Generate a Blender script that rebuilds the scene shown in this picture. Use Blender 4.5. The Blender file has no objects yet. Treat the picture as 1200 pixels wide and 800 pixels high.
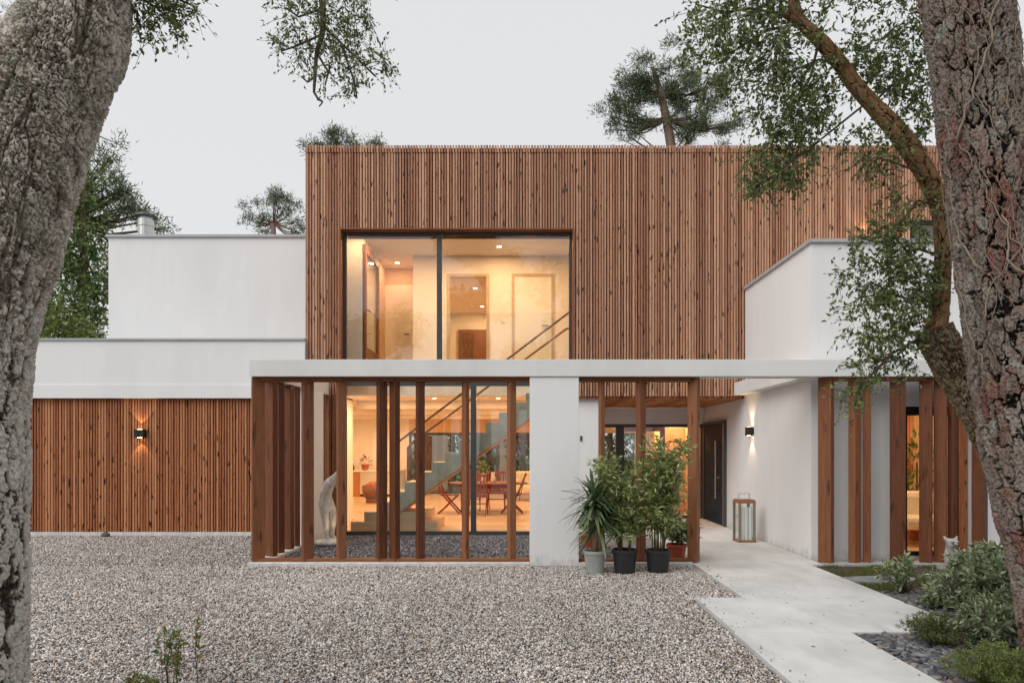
import bpy, math, random
import numpy as np
from mathutils import Vector, Matrix

R = math.radians
SC = bpy.context.scene
COL = SC.collection
rnd = random.Random(7)
rng = np.random.default_rng(11)

# ------------------------------------------------------------------ camera, sky, sun, exposure
CAM_Z, F, PX0, PY0 = 1.55, 800.0, 612.0, 526.0
cam = bpy.data.cameras.new('camera')
cam.sensor_width = 36; cam.lens = 24
cam.shift_x = -0.010; cam.shift_y = 0.105
cam.clip_start = 0.05; cam.clip_end = 1000
cam_o = bpy.data.objects.new('camera', cam); COL.objects.link(cam_o)
cam_o.location = (0, 0, CAM_Z); cam_o.rotation_euler = (R(90), 0, 0)
SC.camera = cam_o

SUN_EL, SUN_AZ = 46.0, 226.0            # soft overcast light from behind the camera, a little from the left
w = bpy.data.worlds.new('World'); SC.world = w; w.use_nodes = True
nt = w.node_tree; nt.nodes.clear()
out = nt.nodes.new('ShaderNodeOutputWorld'); bg = nt.nodes.new('ShaderNodeBackground')
sky = nt.nodes.new('ShaderNodeTexSky'); sky.sky_type = 'NISHITA'; sky.sun_disc = False
sky.sun_elevation = R(SUN_EL); sky.sun_rotation = R(SUN_AZ); sky.air_density = 1.0; sky.dust_density = 3.0
hs = nt.nodes.new('ShaderNodeHueSaturation'); hs.inputs['Saturation'].default_value = 0.10
mx = nt.nodes.new('ShaderNodeMixRGB'); mx.inputs['Fac'].default_value = 0.86
mx.inputs['Color2'].default_value = (7.25, 7.35, 7.5, 1)     # flat cloud layer over the sky texture
nt.links.new(sky.outputs[0], hs.inputs['Color']); nt.links.new(hs.outputs[0], mx.inputs['Color1'])
nt.links.new(mx.outputs[0], bg.inputs['Color']); nt.links.new(bg.outputs[0], out.inputs['Surface'])
bg.inputs['Strength'].default_value = 0.086

sun = bpy.data.lights.new('sun', 'SUN'); sun.energy = 1.5; sun.angle = R(50); sun.color = (1.0, 0.97, 0.93)
sun_o = bpy.data.objects.new('sun', sun); COL.objects.link(sun_o)
az, el = R(SUN_AZ), R(SUN_EL)
to_sun = Vector((math.sin(az) * math.cos(el), math.cos(az) * math.cos(el), math.sin(el)))
sun_o.rotation_euler = to_sun.to_track_quat('Z', 'Y').to_euler(); sun_o.location = to_sun * 60

SC.view_settings.view_transform = 'Standard'; SC.view_settings.look = 'None'
SC.view_settings.exposure = 0.42; SC.view_settings.gamma = 1.0
SC.render.engine = 'CYCLES'
SC.cycles.use_denoising = True
SC.cycles.max_bounces = 8; SC.cycles.diffuse_bounces = 4; SC.cycles.transparent_max_bounces = 16
SC.cycles.caustics_reflective = False; SC.cycles.caustics_refractive = False
SC.cycles.sample_clamp_indirect = 6.0

def P(px, py, D):
    return Vector(((px - PX0) * D / F, D, CAM_Z + (PY0 - py) * D / F))
def PXm(px, D): return (px - PX0) * D / F
def G(px, py, z=0.0):                     # point of the ground seen at that pixel
    return P(px, py, (CAM_Z - z) * F / (py - PY0))

# ------------------------------------------------------------------ mesh helpers
def link(name, me, mat=None, parent=None, smooth=False, bevel=0):
    o = bpy.data.objects.new(name, me); COL.objects.link(o)
    if mat is not None:
        for m in (mat if isinstance(mat, (list, tuple)) else [mat]): me.materials.append(m)
    if parent is not None: o.parent = parent
    if smooth: me.polygons.foreach_set('use_smooth', [True] * len(me.polygons))
    if bevel:
        b = o.modifiers.new('bevel', 'BEVEL'); b.width = bevel; b.segments = 2; b.limit_method = 'ANGLE'
    return o

def np_obj(name, V, Fc, mat, parent=None, smooth=False, attrs=None):
    V = np.asarray(V, np.float32); Fc = np.asarray(Fc, np.int32)
    me = bpy.data.meshes.new(name)
    k = Fc.shape[1]
    me.vertices.add(len(V)); me.vertices.foreach_set('co', V.ravel())
    me.loops.add(Fc.size); me.loops.foreach_set('vertex_index', Fc.ravel())
    me.polygons.add(len(Fc)); me.polygons.foreach_set('loop_start', np.arange(0, Fc.size, k, dtype=np.int32))
    me.update(calc_edges=True)
    if attrs:
        for an, av in attrs.items():
            a = me.attributes.new(an, 'FLOAT', 'POINT'); a.data.foreach_set('value', np.asarray(av, np.float32))
    return link(name, me, mat, parent, smooth)

class MB:
    def __init__(self): self.v = []; self.f = []
    def add(self, vs, fs):
        n = len(self.v); self.v += [tuple(p) for p in vs]; self.f += [[i + n for i in f] for f in fs]; return self
    def box(self, x0, x1, y0, y1, z0, z1):
        return self.add([(x0,y0,z0),(x1,y0,z0),(x1,y1,z0),(x0,y1,z0),(x0,y0,z1),(x1,y0,z1),(x1,y1,z1),(x0,y1,z1)],
                 [(0,3,2,1),(4,5,6,7),(0,1,5,4),(1,2,6,5),(2,3,7,6),(3,0,4,7)])
    def obox(self, c, sx, sy, sz, rot=None):      # box around c, rotated by a Matrix 3x3 or a z angle
        m = rot if isinstance(rot, Matrix) else Matrix.Rotation(rot or 0, 3, 'Z')
        c = Vector(c); vs = []
        for z in (-1, 1):
            for x, y in ((-1,-1),(1,-1),(1,1),(-1,1)): vs.append(c + m @ Vector((x*sx/2, y*sy/2, z*sz/2)))
        return self.add(vs, [(0,3,2,1),(4,5,6,7),(0,1,5,4),(1,2,6,5),(2,3,7,6),(3,0,4,7)])
    def bar(self, a, b, w, h, up=(0,0,1)):        # rectangular bar from a to b
        a, b = Vector(a), Vector(b); d = (b - a).normalized(); u = Vector(up)
        s = d.cross(u)
        if s.length < 1e-4: s = d.cross(Vector((0,1,0)))
        s.normalize(); u = s.cross(d)
        vs = [p + s*(i*w/2) + u*(j*h/2) for p in (a, b) for i, j in ((-1,-1),(1,-1),(1,1),(-1,1))]
        return self.add(vs, [(3,2,1,0),(4,5,6,7),(0,1,5,4),(1,2,6,5),(2,3,7,6),(3,0,4,7)])
    def tube(self, pts, rad, n=8, cap=True):
        pts = [Vector(p) for p in pts]
        if not hasattr(rad, '__len__'): rad = [rad] * len(pts)
        vs, fs = [], []; prev = None
        for i, p in enumerate(pts):
            d = (pts[min(i+1, len(pts)-1)] - pts[max(i-1, 0)]).normalized()
            if prev is None:
                s = d.cross(Vector((0.31, 0.2, 0.93)))
                if s.length < 1e-3: s = d.cross(Vector((1, 0, 0)))
            else: s = prev - d * prev.dot(d)
            s.normalize(); prev = s; t = d.cross(s)
            for k in range(n):
                a = 2*math.pi*k/n; vs.append(p + (s*math.cos(a) + t*math.sin(a)) * rad[i])
        for i in range(len(pts)-1):
            for k in range(n):
                a, b = i*n + k, i*n + (k+1) % n; fs.append((a, b, b+n, a+n))
        if cap: fs.append(tuple(range(n-1, -1, -1))); fs.append(tuple(range((len(pts)-1)*n, len(pts)*n)))
        return self.add(vs, fs)
    def lathe(self, prof, c=(0,0,0), n=24):       # prof: (r, z) list, open ends capped
        c = Vector(c); vs, fs = [], []
        for r, z in prof:
            for k in range(n):
                a = 2*math.pi*k/n; vs.append(c + Vector((r*math.cos(a), r*math.sin(a), z)))
        for i in range(len(prof)-1):
            for k in range(n):
                a, b = i*n + k, i*n + (k+1) % n; fs.append((a, b, b+n, a+n))
        fs.append(tuple(range(n-1, -1, -1))); fs.append(tuple(range((len(prof)-1)*n, len(prof)*n)))
        return self.add(vs, fs)
    def prism(self, poly, z0, z1):                # xy polygon (ccw) extruded in z
        n = len(poly); vs = [(x, y, z0) for x, y in poly] + [(x, y, z1) for x, y in poly]
        return self.add(vs, [tuple(range(n-1, -1, -1)), tuple(range(n, 2*n))] + [(i, (i+1) % n, n + (i+1) % n, n + i) for i in range(n)])
    def prism_y(self, poly, y0, y1):              # xz polygon extruded in y
        n = len(poly); vs = [(x, y0, z) for x, z in poly] + [(x, y1, z) for x, z in poly]
        return self.add(vs, [tuple(range(n)), tuple(range(2*n-1, n-1, -1))] + [((i+1) % n, i, n + i, n + (i+1) % n) for i in range(n)])
    def ball(self, c, rx, ry, rz, n=12, m=8):
        c = Vector(c); vs, fs = [], []
        for j in range(m+1):
            t = math.pi*(0.02 + 0.96*j/m)
            for k in range(n):
                a = 2*math.pi*k/n
                vs.append(c + Vector((rx*math.sin(t)*math.cos(a), ry*math.sin(t)*math.sin(a), -rz*math.cos(t))))
        for j in range(m):
            for k in range(n):
                a, b = j*n + k, j*n + (k+1) % n; fs.append((a, b, b+n, a+n))
        fs.append(tuple(range(n-1, -1, -1))); fs.append(tuple(range(m*n, (m+1)*n)))
        return self.add(vs, fs)
    def build(self, name, mat, parent=None, smooth=False, bevel=0):
        me = bpy.data.meshes.new(name); me.from_pydata(self.v, [], self.f); me.update()
        return link(name, me, mat, parent, smooth, bevel)

def tag(o, label=None, cat=None, group=None, kind=None):
    if label: o['label'] = label
    if cat: o['category'] = cat
    if group: o['group'] = group
    if kind: o['kind'] = kind
    return o
def empty(name, loc=(0,0,0), rz=0, **k):
    o = bpy.data.objects.new(name, None); COL.objects.link(o); o.location = loc; o.rotation_euler = (0,0,rz)
    o.empty_display_size = 0.1
    return tag(o, **k)
def copy_tree(o, parent=None):
    c = o.copy(); COL.objects.link(c); c.parent = parent
    for ch in list(o.children): copy_tree(ch, c)
    return c

# ------------------------------------------------------------------ numpy noise
def _h(ix, iy, iz, s):
    n = (ix.astype(np.int64)*374761393 + iy.astype(np.int64)*668265263 + iz.astype(np.int64)*2147483647 + s*974634211) & 0xffffffff
    n = ((n ^ (n >> 13)) * 1274126177) & 0xffffffff
    n = ((n ^ (n >> 16)) * 2246822519) & 0xffffffff
    return ((n ^ (n >> 15)) & 0xffffff) / float(0xffffff)
def noise3(p, s=0):
    i = np.floor(p).astype(np.int64); f = p - i; u = f*f*f*(f*(f*6-15)+10); r = 0
    for dx in (0, 1):
        for dy in (0, 1):
            for dz in (0, 1):
                wgt = (u[:,0] if dx else 1-u[:,0])*(u[:,1] if dy else 1-u[:,1])*(u[:,2] if dz else 1-u[:,2])
                r = r + wgt*_h(i[:,0]+dx, i[:,1]+dy, i[:,2]+dz, s)
    return r*2 - 1
def fbm(p, o=4, s=0):
    r = 0; a = 0.5
    for k in range(o): r = r + a*noise3(p*2.0**k, s+k*7); a *= 0.5
    return r
def worley(u, v, s=0, off=None):
    iu, iv = np.floor(u).astype(np.int64), np.floor(v).astype(np.int64)
    d1 = np.full(len(u), 9.0); d2 = np.full(len(u), 9.0); cid = np.zeros(len(u)); z = np.zeros_like(iu)
    for a in (-1, 0, 1):
        for b in (-1, 0, 1):
            cu, cv = iu+a, iv+b
            d = np.hypot(cu + _h(cu, cv, z, s) - u, cv + _h(cu, cv, z+1, s) - v)
            c = _h(cu, cv, z+2, s); m = d < d1
            d2 = np.where(m, d1, np.minimum(d2, d)); cid = np.where(m, c, cid); d1 = np.where(m, d, d1)
            if off is not None: off[0][m] = (u - cu - _h(cu, cv, z, s))[m]; off[1][m] = (v - cv - _h(cu, cv, z+1, s))[m]
    return d1, d2, cid

# ------------------------------------------------------------------ materials
def new_mat(name):
    m = bpy.data.materials.new(name); m.use_nodes = True; n = m.node_tree
    b = n.nodes['Principled BSDF']; return m, n, b
def N(n, t, **k):
    x = n.nodes.new(t)
    for a, v in k.items():
        if a in x.inputs: x.inputs[a].default_value = v
        else: setattr(x, a, v)
    return x
def ramp(n, fac, stops, interp='LINEAR'):
    r = n.nodes.new('ShaderNodeValToRGB'); e = r.color_ramp.elements; r.color_ramp.interpolation = interp
    while len(e) > 1: e.remove(e[-1])
    e[0].position, e[0].color = stops[0][0], (*stops[0][1], 1)
    for p, c in stops[1:]:
        x = e.new(p); x.color = (*c, 1)
    n.links.new(fac, r.inputs[0]); return r.outputs[0]
def mixc(n, fac, a, b, mode='MIX'):
    m = n.nodes.new('ShaderNodeMixRGB'); m.blend_type = mode
    for s, v in ((0, fac), (1, a), (2, b)):
        if hasattr(v, 'is_output'): n.links.new(v, m.inputs[s])
        elif isinstance(v, (int, float)): m.inputs[s].default_value = v
        else: m.inputs[s].default_value = (*v, 1)
    return m.outputs[0]
def coords(n, scale=(1,1,1), world=False):
    if world: g = n.nodes.new('ShaderNodeNewGeometry'); src = g.outputs['Position']
    else: t = n.nodes.new('ShaderNodeTexCoord'); src = t.outputs['Object']
    mp = n.nodes.new('ShaderNodeMapping'); mp.inputs['Scale'].default_value = scale
    n.links.new(src, mp.inputs[0]); return mp.outputs[0]
def bump(n, b, h, strength=0.3, dist=0.01):
    x = N(n, 'ShaderNodeBump'); x.inputs['Strength'].default_value = strength; x.inputs['Distance'].default_value = dist
    n.links.new(h, x.inputs['Height']); n.links.new(x.outputs[0], b.inputs['Normal'])
def noise(n, vec, scale, detail=4, rough=0.55, dist=0):
    x = N(n, 'ShaderNodeTexNoise'); x.inputs['Scale'].default_value = scale; x.inputs['Detail'].default_value = detail
    x.inputs['Roughness'].default_value = rough; x.inputs['Distortion'].default_value = dist
    n.links.new(vec, x.inputs['Vector']); return x.outputs['Fac']

def m_simple(name, c, rough=0.6, var=0.12, scale=6, bmp=0.1, bscale=60, metal=0.0, world=False):
    m, n, b = new_mat(name); v = coords(n, world=world)
    f = noise(n, v, scale, 5)
    lo = tuple(x*(1-var) for x in c); hi = tuple(min(1, x*(1+var)) for x in c)
    n.links.new(ramp(n, f, [(0.3, lo), (0.7, hi)]), b.inputs['Base Color'])
    b.inputs['Roughness'].default_value = rough; b.inputs['Metallic'].default_value = metal
    if bmp: bump(n, b, noise(n, v, bscale, 3), bmp, 0.004)
    return m

def m_plaster(name, c, stain=0.10):
    m, n, b = new_mat(name); v = coords(n, world=True)
    f = noise(n, coords(n, (1,1,0.35), True), 1.3, 6, 0.6)
    col = ramp(n, f, [(0.25, tuple(x*(1-stain) for x in c)), (0.55, c), (0.8, tuple(min(1, x*1.03) for x in c))])
    g = noise(n, coords(n, (6,6,0.6), True), 1.2, 4)
    col = mixc(n, ramp(n, g, [(0.56, (0,0,0)), (0.8, (0.35,0.35,0.35))]), col, tuple(x*0.86 for x in c))
    sx = n.nodes.new('ShaderNodeSeparateXYZ'); n.links.new(v, sx.inputs[0])
    dz = N(n, 'ShaderNodeMath', operation='MULTIPLY_ADD'); dz.inputs[1].default_value = 1.6; n.links.new(sx.outputs['Z'], dz.inputs[0])
    dn = noise(n, coords(n, (1, 1, 0.6), True), 9, 6, 0.7); n.links.new(dn, dz.inputs[2])
    col = mixc(n, ramp(n, dz.outputs[0], [(0.42, (0.55,0.55,0.55)), (0.72, (0,0,0))]), col, (0.40, 0.38, 0.34))
    n.links.new(col, b.inputs['Base Color']); b.inputs['Roughness'].default_value = 0.9
    bump(n, b, noise(n, v, 160, 3), 0.25, 0.004); return m

def m_wood(name, dark, mid, light, island=True, grain=(14,14,0.9), knots=(16,1,3.4), knot_amt=0.95, rough=0.65, grey=None):
    m, n, b = new_mat(name)
    geo = n.nodes.new('ShaderNodeNewGeometry')
    info = n.nodes.new('ShaderNodeObjectInfo')
    rand = geo.outputs['Random Per Island'] if island else info.outputs['Random']
    comb = n.nodes.new('ShaderNodeCombineXYZ')
    for i in (0, 2):
        ml = N(n, 'ShaderNodeMath', operation='MULTIPLY'); ml.inputs[1].default_value = 37.0 if i == 0 else 91.0
        n.links.new(rand, ml.inputs[0]); n.links.new(ml.outputs[0], comb.inputs[i])
    def vec(sc):
        mp = n.nodes.new('ShaderNodeMapping'); mp.inputs['Scale'].default_value = sc
        n.links.new(geo.outputs['Position'], mp.inputs[0])
        ad = N(n, 'ShaderNodeVectorMath', operation='ADD')
        n.links.new(mp.outputs[0], ad.inputs[0]); n.links.new(comb.outputs[0], ad.inputs[1]); return ad.outputs[0]
    g = noise(n, vec(grain), 4.0, 6, 0.65, 0.8)
    tone = N(n, 'ShaderNodeMath', operation='MULTIPLY_ADD'); tone.inputs[1].default_value = 0.44
    n.links.new(rand, tone.inputs[0])
    sub = N(n, 'ShaderNodeMath', operation='MULTIPLY'); sub.inputs[1].default_value = 0.72
    n.links.new(g, sub.inputs[0]); n.links.new(sub.outputs[0], tone.inputs[2])
    col = ramp(n, tone.outputs[0], [(0.18, dark), (0.5, mid), (0.85, light)])
    if grey:
        gf = noise(n, coords(n, (0.5,0.5,0.22), True), 1.6, 4)
        col = mixc(n, ramp(n, gf, [(0.42, (0,0,0)), (0.7, (0.6,0.6,0.6))]), col, grey)
    kv = N(n, 'ShaderNodeTexVoronoi', feature='F1'); kv.inputs['Scale'].default_value = 1.0
    dn = N(n, 'ShaderNodeTexNoise'); dn.inputs['Scale'].default_value = 2.2; dn.inputs['Detail'].default_value = 3; n.links.new(vec(knots), dn.inputs['Vector'])
    dm = N(n, 'ShaderNodeVectorMath', operation='MULTIPLY_ADD'); dm.inputs[1].default_value = (0.9, 0.9, 0.9); n.links.new(dn.outputs['Color'], dm.inputs[0]); n.links.new(vec(knots), dm.inputs[2])
    n.links.new(dm.outputs[0], kv.inputs['Vector'])
    kr = ramp(n, kv.outputs['Distance'], [(0.0, (1,1,1)), (0.13, (1,1,1)), (0.27, (0,0,0))])
    # only some cells hold a knot
    sep = n.nodes.new('ShaderNodeSeparateColor'); n.links.new(kv.outputs['Color'], sep.inputs[0])
    on = N(n, 'ShaderNodeMath', operation='GREATER_THAN'); on.inputs[1].default_value = 0.22; n.links.new(sep.outputs[0], on.inputs[0])
    km = N(n, 'ShaderNodeMath', operation='MULTIPLY'); n.links.new(on.outputs[0], km.inputs[0]); n.links.new(kr, km.inputs[1])
    km2 = N(n, 'ShaderNodeMath', operation='MULTIPLY'); km2.inputs[1].default_value = knot_amt; n.links.new(km.outputs[0], km2.inputs[0])
    col = mixc(n, km2.outputs[0], col, tuple(x*0.28 for x in dark))
    n.links.new(col, b.inputs['Base Color']); b.inputs['Roughness'].default_value = rough
    b.inputs['Specular IOR Level'].default_value = 0.3
    bump(n, b, g, 0.35, 0.004); return m

def m_leaf(name, stops, rough=0.45, trans=0.25):
    m, n, b = new_mat(name)
    g = n.nodes.new('ShaderNodeNewGeometry')
    col = ramp(n, g.outputs['Random Per Island'], stops)
    n.links.new(col, b.inputs['Base Color']); b.inputs['Roughness'].default_value = rough
    b.inputs['Specular IOR Level'].default_value = 0.35
    if trans:
        t = n.nodes.new('ShaderNodeBsdfTranslucent'); n.links.new(col, t.inputs[0])
        mix = n.nodes.new('ShaderNodeMixShader'); mix.inputs[0].default_value = trans
        n.links.new(b.outputs[0], mix.inputs[1]); n.links.new(t.outputs[0], mix.inputs[2])
        n.links.new(mix.outputs[0], n.nodes['Material Output'].inputs[0])
    return m

def m_emit(name, c, s):
    m, n, b = new_mat(name); b.inputs['Base Color'].default_value = (*c, 1)
    b.inputs['Emission Color'].default_value = (*c, 1); b.inputs['Emission Strength'].default_value = s; return m

def m_glass(name, refl=0.07, tint=(0.96,0.98,0.97)):
    m, n, b = new_mat(name); n.nodes.remove(b)
    tr = N(n, 'ShaderNodeBsdfTransparent'); tr.inputs[0].default_value = (*tint, 1)
    gl = N(n, 'ShaderNodeBsdfGlossy'); gl.inputs['Roughness'].default_value = 0.0
    fr = N(n, 'ShaderNodeFresnel')          # thin pane: the same reflectance from both faces of the sheet
    ge = n.nodes.new('ShaderNodeNewGeometry'); io = N(n, 'ShaderNodeMath', operation='MULTIPLY_ADD'); io.inputs[1].default_value = 1/1.5 - 1.5; io.inputs[2].default_value = 1.5
    n.links.new(ge.outputs['Backfacing'], io.inputs[0]); n.links.new(io.outputs[0], fr.inputs['IOR'])
    ad = N(n, 'ShaderNodeMath', operation='ADD'); ad.inputs[1].default_value = refl; n.links.new(fr.outputs[0], ad.inputs[0])
    mix = N(n, 'ShaderNodeMixShader'); n.links.new(ad.outputs[0], mix.inputs[0])
    n.links.new(tr.outputs[0], mix.inputs[1]); n.links.new(gl.outputs[0], mix.inputs[2])
    n.links.new(mix.outputs[0], n.nodes['Material Output'].inputs[0]); return m

def m_stones(name, stops):
    m, n, b = new_mat(name); g = n.nodes.new('ShaderNodeNewGeometry')
    col = ramp(n, g.outputs['Random Per Island'], stops)
    v = coords(n, world=True); f = noise(n, v, 1.1, 4)
    col = mixc(n, ramp(n, f, [(0.45, (0,0,0)), (0.75, (0.2,0.2,0.2))]), col, (0.30, 0.215, 0.165))
    f2 = noise(n, coords(n, (1, 0.6, 1), True), 0.55, 5, 0.6); col = mixc(n, 1.0, col, ramp(n, f2, [(0.36, (0.86,0.845,0.83)), (0.6, (1.0,0.99,0.985))]), 'MULTIPLY')
    n.links.new(col, b.inputs['Base Color']); b.inputs['Roughness'].default_value = 0.85; return m

def m_bark(name, deep, mid, high, spots=None, spotc=None, red=None, pale=None):
    m, n, b = new_mat(name)
    a = N(n, 'ShaderNodeAttribute', attribute_name='ridge'); c = N(n, 'ShaderNodeAttribute', attribute_name='cell')
    v = coords(n)
    f = noise(n, v, 45, 5, 0.7)
    s = N(n, 'ShaderNodeMath', operation='MULTIPLY_ADD'); s.inputs[1].default_value = 0.62
    n.links.new(f, s.inputs[0]); sb = N(n, 'ShaderNodeMath', operation='SUBTRACT'); sb.inputs[1].default_value = 0.31
    n.links.new(a.outputs['Fac'], sb.inputs[0]); n.links.new(sb.outputs[0], s.inputs[2])
    col = ramp(n, s.outputs[0], [(0.04, deep), (0.36, mid), (0.78, high)])
    if red:
        rf = ramp(n, c.outputs['Fac'], [(0.42, (0,0,0)), (0.72, (0.65,0.65,0.65))])
        lv = noise(n, v, 1.6, 3); rl = ramp(n, lv, [(0.44, (0,0,0)), (0.60, (1,1,1))])
        rf = mixc(n, 1.0, rf, rl, 'MULTIPLY'); hi = ramp(n, a.outputs['Fac'], [(0.3, (0,0,0)), (0.6, (1,1,1))])
        rf = mixc(n, 1.0, rf, hi, 'MULTIPLY'); col = mixc(n, rf, col, red)
    if spotc:
        sf = noise(n, v, 5, 5, 0.7); sr = ramp(n, sf, [(0.52, (0,0,0)), (0.66, (0.75,0.75,0.75))])
        hi = ramp(n, a.outputs['Fac'], [(0.25, (0,0,0)), (0.6, (1,1,1))])
        col = mixc(n, mixc(n, 1.0, sr, hi, 'MULTIPLY'), col, spotc)
    if pale:                             # pale lichen crust on the lower trunk
        sx = n.nodes.new('ShaderNodeSeparateXYZ'); n.links.new(coords(n, world=True), sx.inputs[0])
        zz_ = N(n, 'ShaderNodeMath', operation='MULTIPLY_ADD'); zz_.inputs[1].default_value = -0.20; n.links.new(sx.outputs['Z'], zz_.inputs[0])
        n.links.new(noise(n, coords(n, (1, 1, 0.6)), 6.5, 6, 0.7), zz_.inputs[2])
        pr = ramp(n, zz_.outputs[0], [(-0.0, (0,0,0)), (0.12, (0.85,0.85,0.85))]); hi = ramp(n, a.outputs['Fac'], [(0.22, (0,0,0)), (0.5, (1,1,1))])
        col = mixc(n, mixc(n, 1.0, pr, hi, 'MULTIPLY'), col, pale)
    n.links.new(col, b.inputs['Base Color']); b.inputs['Roughness'].default_value = 0.95
    b.inputs['Specular IOR Level'].default_value = 0.15
    bump(n, b, noise(n, coords(n, (1, 1, 0.6)), 75, 6, 0.75), 0.9, 0.014); return m

M = {}
M['white'] = m_plaster('white_render', (0.80, 0.80, 0.805), 0.07)
M['white2'] = m_plaster('white_beam', (0.74, 0.74, 0.73), 0.14)
M['slat'] = m_wood('facade_slats', (0.14,0.050,0.026), (0.375,0.170,0.094), (0.64,0.375,0.24), grey=(0.37,0.205,0.14))
M['slat2'] = m_wood('garage_slats', (0.12,0.034,0.013), (0.36,0.125,0.050), (0.58,0.27,0.13))
M['back'] = m_simple('dark_backing', (0.085,0.030,0.016), 0.9, 0.2)
M['timber'] = m_wood('timber_fins', (0.065,0.020,0.009), (0.165,0.058,0.025), (0.31,0.128,0.060), island=False, grain=(12,12,0.6), knots=(9,9,1.9), knot_amt=0.6, rough=0.6)
M['trim'] = m_wood('timber_trim', (0.10,0.032,0.013), (0.21,0.075,0.030), (0.32,0.13,0.06), island=False, grain=(1,9,9), knots=(1.5,7,7), knot_amt=0.3)
M['frame'] = m_simple('grey_metal_frame', (0.055,0.06,0.065), 0.4, 0.1, bmp=0)
M['black'] = m_simple('black_metal', (0.012,0.012,0.013), 0.4, 0.2, bmp=0)
M['doorblack'] = m_simple('satin_black_door', (0.024,0.040,0.058), 0.6, 0.2, bmp=0)
M['doorblack'].node_tree.nodes['Principled BSDF'].inputs['Specular IOR Level'].default_value = 0.04
M['steel'] = m_simple('brushed_steel', (0.55,0.55,0.54), 0.35, 0.1, bmp=0, metal=1)
M['coping'] = m_simple('metal_coping', (0.42,0.43,0.44), 0.45, 0.08, bmp=0)
M['glass'] = m_glass('window_glass', 0.03)
M['clear'] = m_glass('clear_glass', 0.0)
M['paint'] = m_simple('interior_paint', (0.86,0.79,0.69), 0.8, 0.03, bmp=0.02)
M['casing'] = m_simple('door_casing_paint', (0.55,0.42,0.28), 0.6, 0.05, bmp=0)
M['door_paint'] = m_simple('interior_door_paint', (0.84,0.77,0.64), 0.5, 0.03, bmp=0)
M['ochre'] = m_simple('ochre_paint_and_shade', (0.74,0.52,0.30), 0.8, 0.05, bmp=0.02)
M['oak'] = m_wood('oak_floor', (0.50,0.33,0.20), (0.62,0.45,0.29), (0.72,0.54,0.37), grain=(0.7,9,9), knots=(1,6,6), knot_amt=0.15, rough=0.35)
M['conc'] = m_simple('stair_concrete', (0.43,0.405,0.325), 0.8, 0.18, 4)
M['orange'] = m_simple('orange_board', (0.50,0.22,0.095), 0.6, 0.12)
M['red_wood'] = m_simple('red_stained_wood', (0.24,0.035,0.016), 0.5, 0.25, 14)
M['brown_wood'] = m_simple('brown_wood', (0.20,0.075,0.032), 0.5, 0.25, 14)
M['marble'] = m_simple('white_marble', (0.60,0.555,0.49), 0.6, 0.28, 11, 0.6, 30)
M['stone'] = m_simple('weathered_stone', (0.38,0.37,0.34), 0.9, 0.35, 22, 0.5, 50)
M['rock'] = m_simple('dark_rock', (0.09,0.085,0.08), 0.9, 0.4, 12, 0.5, 30)
M['slab'] = m_simple('slate_slab', (0.20,0.22,0.22), 0.8, 0.25, 9, 0.4, 30)
M['cream'] = m_simple('cream_fabric', (0.72,0.66,0.52), 0.95, 0.08, 20, 0.2, 200)
M['terra'] = m_simple('terracotta', (0.42,0.13,0.06), 0.8, 0.18, 8)
M['potred'] = m_simple('red_plastic', (0.40,0.075,0.035), 0.5, 0.1, 8)
M['potblack'] = m_simple('black_plastic', (0.022,0.023,0.026), 0.55, 0.25, 9)
M['potgrey'] = m_simple('grey_zinc', (0.34,0.36,0.34), 0.6, 0.15, 7)
M['soil'] = m_simple('soil', (0.06,0.042,0.03), 1, 0.4, 30, 0.8, 60)
M['taupe'] = m_simple('taupe_metal', (0.23,0.21,0.18), 0.5, 0.1)
M['candle'] = m_simple('candle_wax', (0.92,0.91,0.88), 0.6, 0.03)
M['lantern_wood'] = m_wood('lantern_teak', (0.24,0.10,0.05), (0.36,0.17,0.09), (0.48,0.26,0.15), island=False, grain=(9,9,2))
M['ceramic'] = m_simple('white_ceramic', (0.8,0.8,0.78), 0.25, 0.03, bmp=0)
M['lamp'] = m_emit('warm_lamp', (1.0,0.72,0.40), 18)
M['twig'] = m_simple('twig_bark', (0.10,0.075,0.055), 0.9, 0.3, 20)
M['cane'] = m_simple('green_cane', (0.14,0.13,0.06), 0.7, 0.3, 20)
M['palm_bark'] = m_simple('yucca_bark', (0.30,0.20,0.13), 0.9, 0.35, 30, 0.8, 40)
M['ivy_stem'] = m_simple('ivy_stem', (0.27,0.215,0.16), 0.9, 0.25, 20)
M['dwood'] = m_wood('dark_shutter', (0.05,0.03,0.02), (0.09,0.05,0.03), (0.13,0.08,0.05))
M['lawn'] = m_simple('lawn', (0.07,0.10,0.03), 1, 0.4, 3, 0.6, 80, world=True)
M['bark_far'] = m_simple('pine_bark_far', (0.17,0.11,0.085), 0.95, 0.35, 6, 0.6, 25)
M['oak_leaf'] = m_leaf('holm_oak_leaf', [(0, (0.07,0.105,0.036)), (0.5, (0.155,0.205,0.07)), (0.85, (0.26,0.315,0.12)), (1, (0.40,0.42,0.21))], 0.4, 0.38)
M['pine_leaf'] = m_leaf('pine_needles', [(0, (0.065,0.095,0.05)), (0.6, (0.135,0.18,0.095)), (1, (0.23,0.27,0.155))], 0.6, 0.35)
M['bg_leaf'] = m_leaf('garden_leaf', [(0, (0.08,0.12,0.04)), (0.6, (0.175,0.25,0.085)), (1, (0.32,0.39,0.16))])
M['bamboo_leaf'] = m_leaf('oleander_leaf', [(0, (0.12,0.17,0.05)), (0.5, (0.29,0.355,0.125)), (0.85, (0.47,0.51,0.22)), (1, (0.66,0.67,0.41))], 0.4, 0.35)
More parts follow.
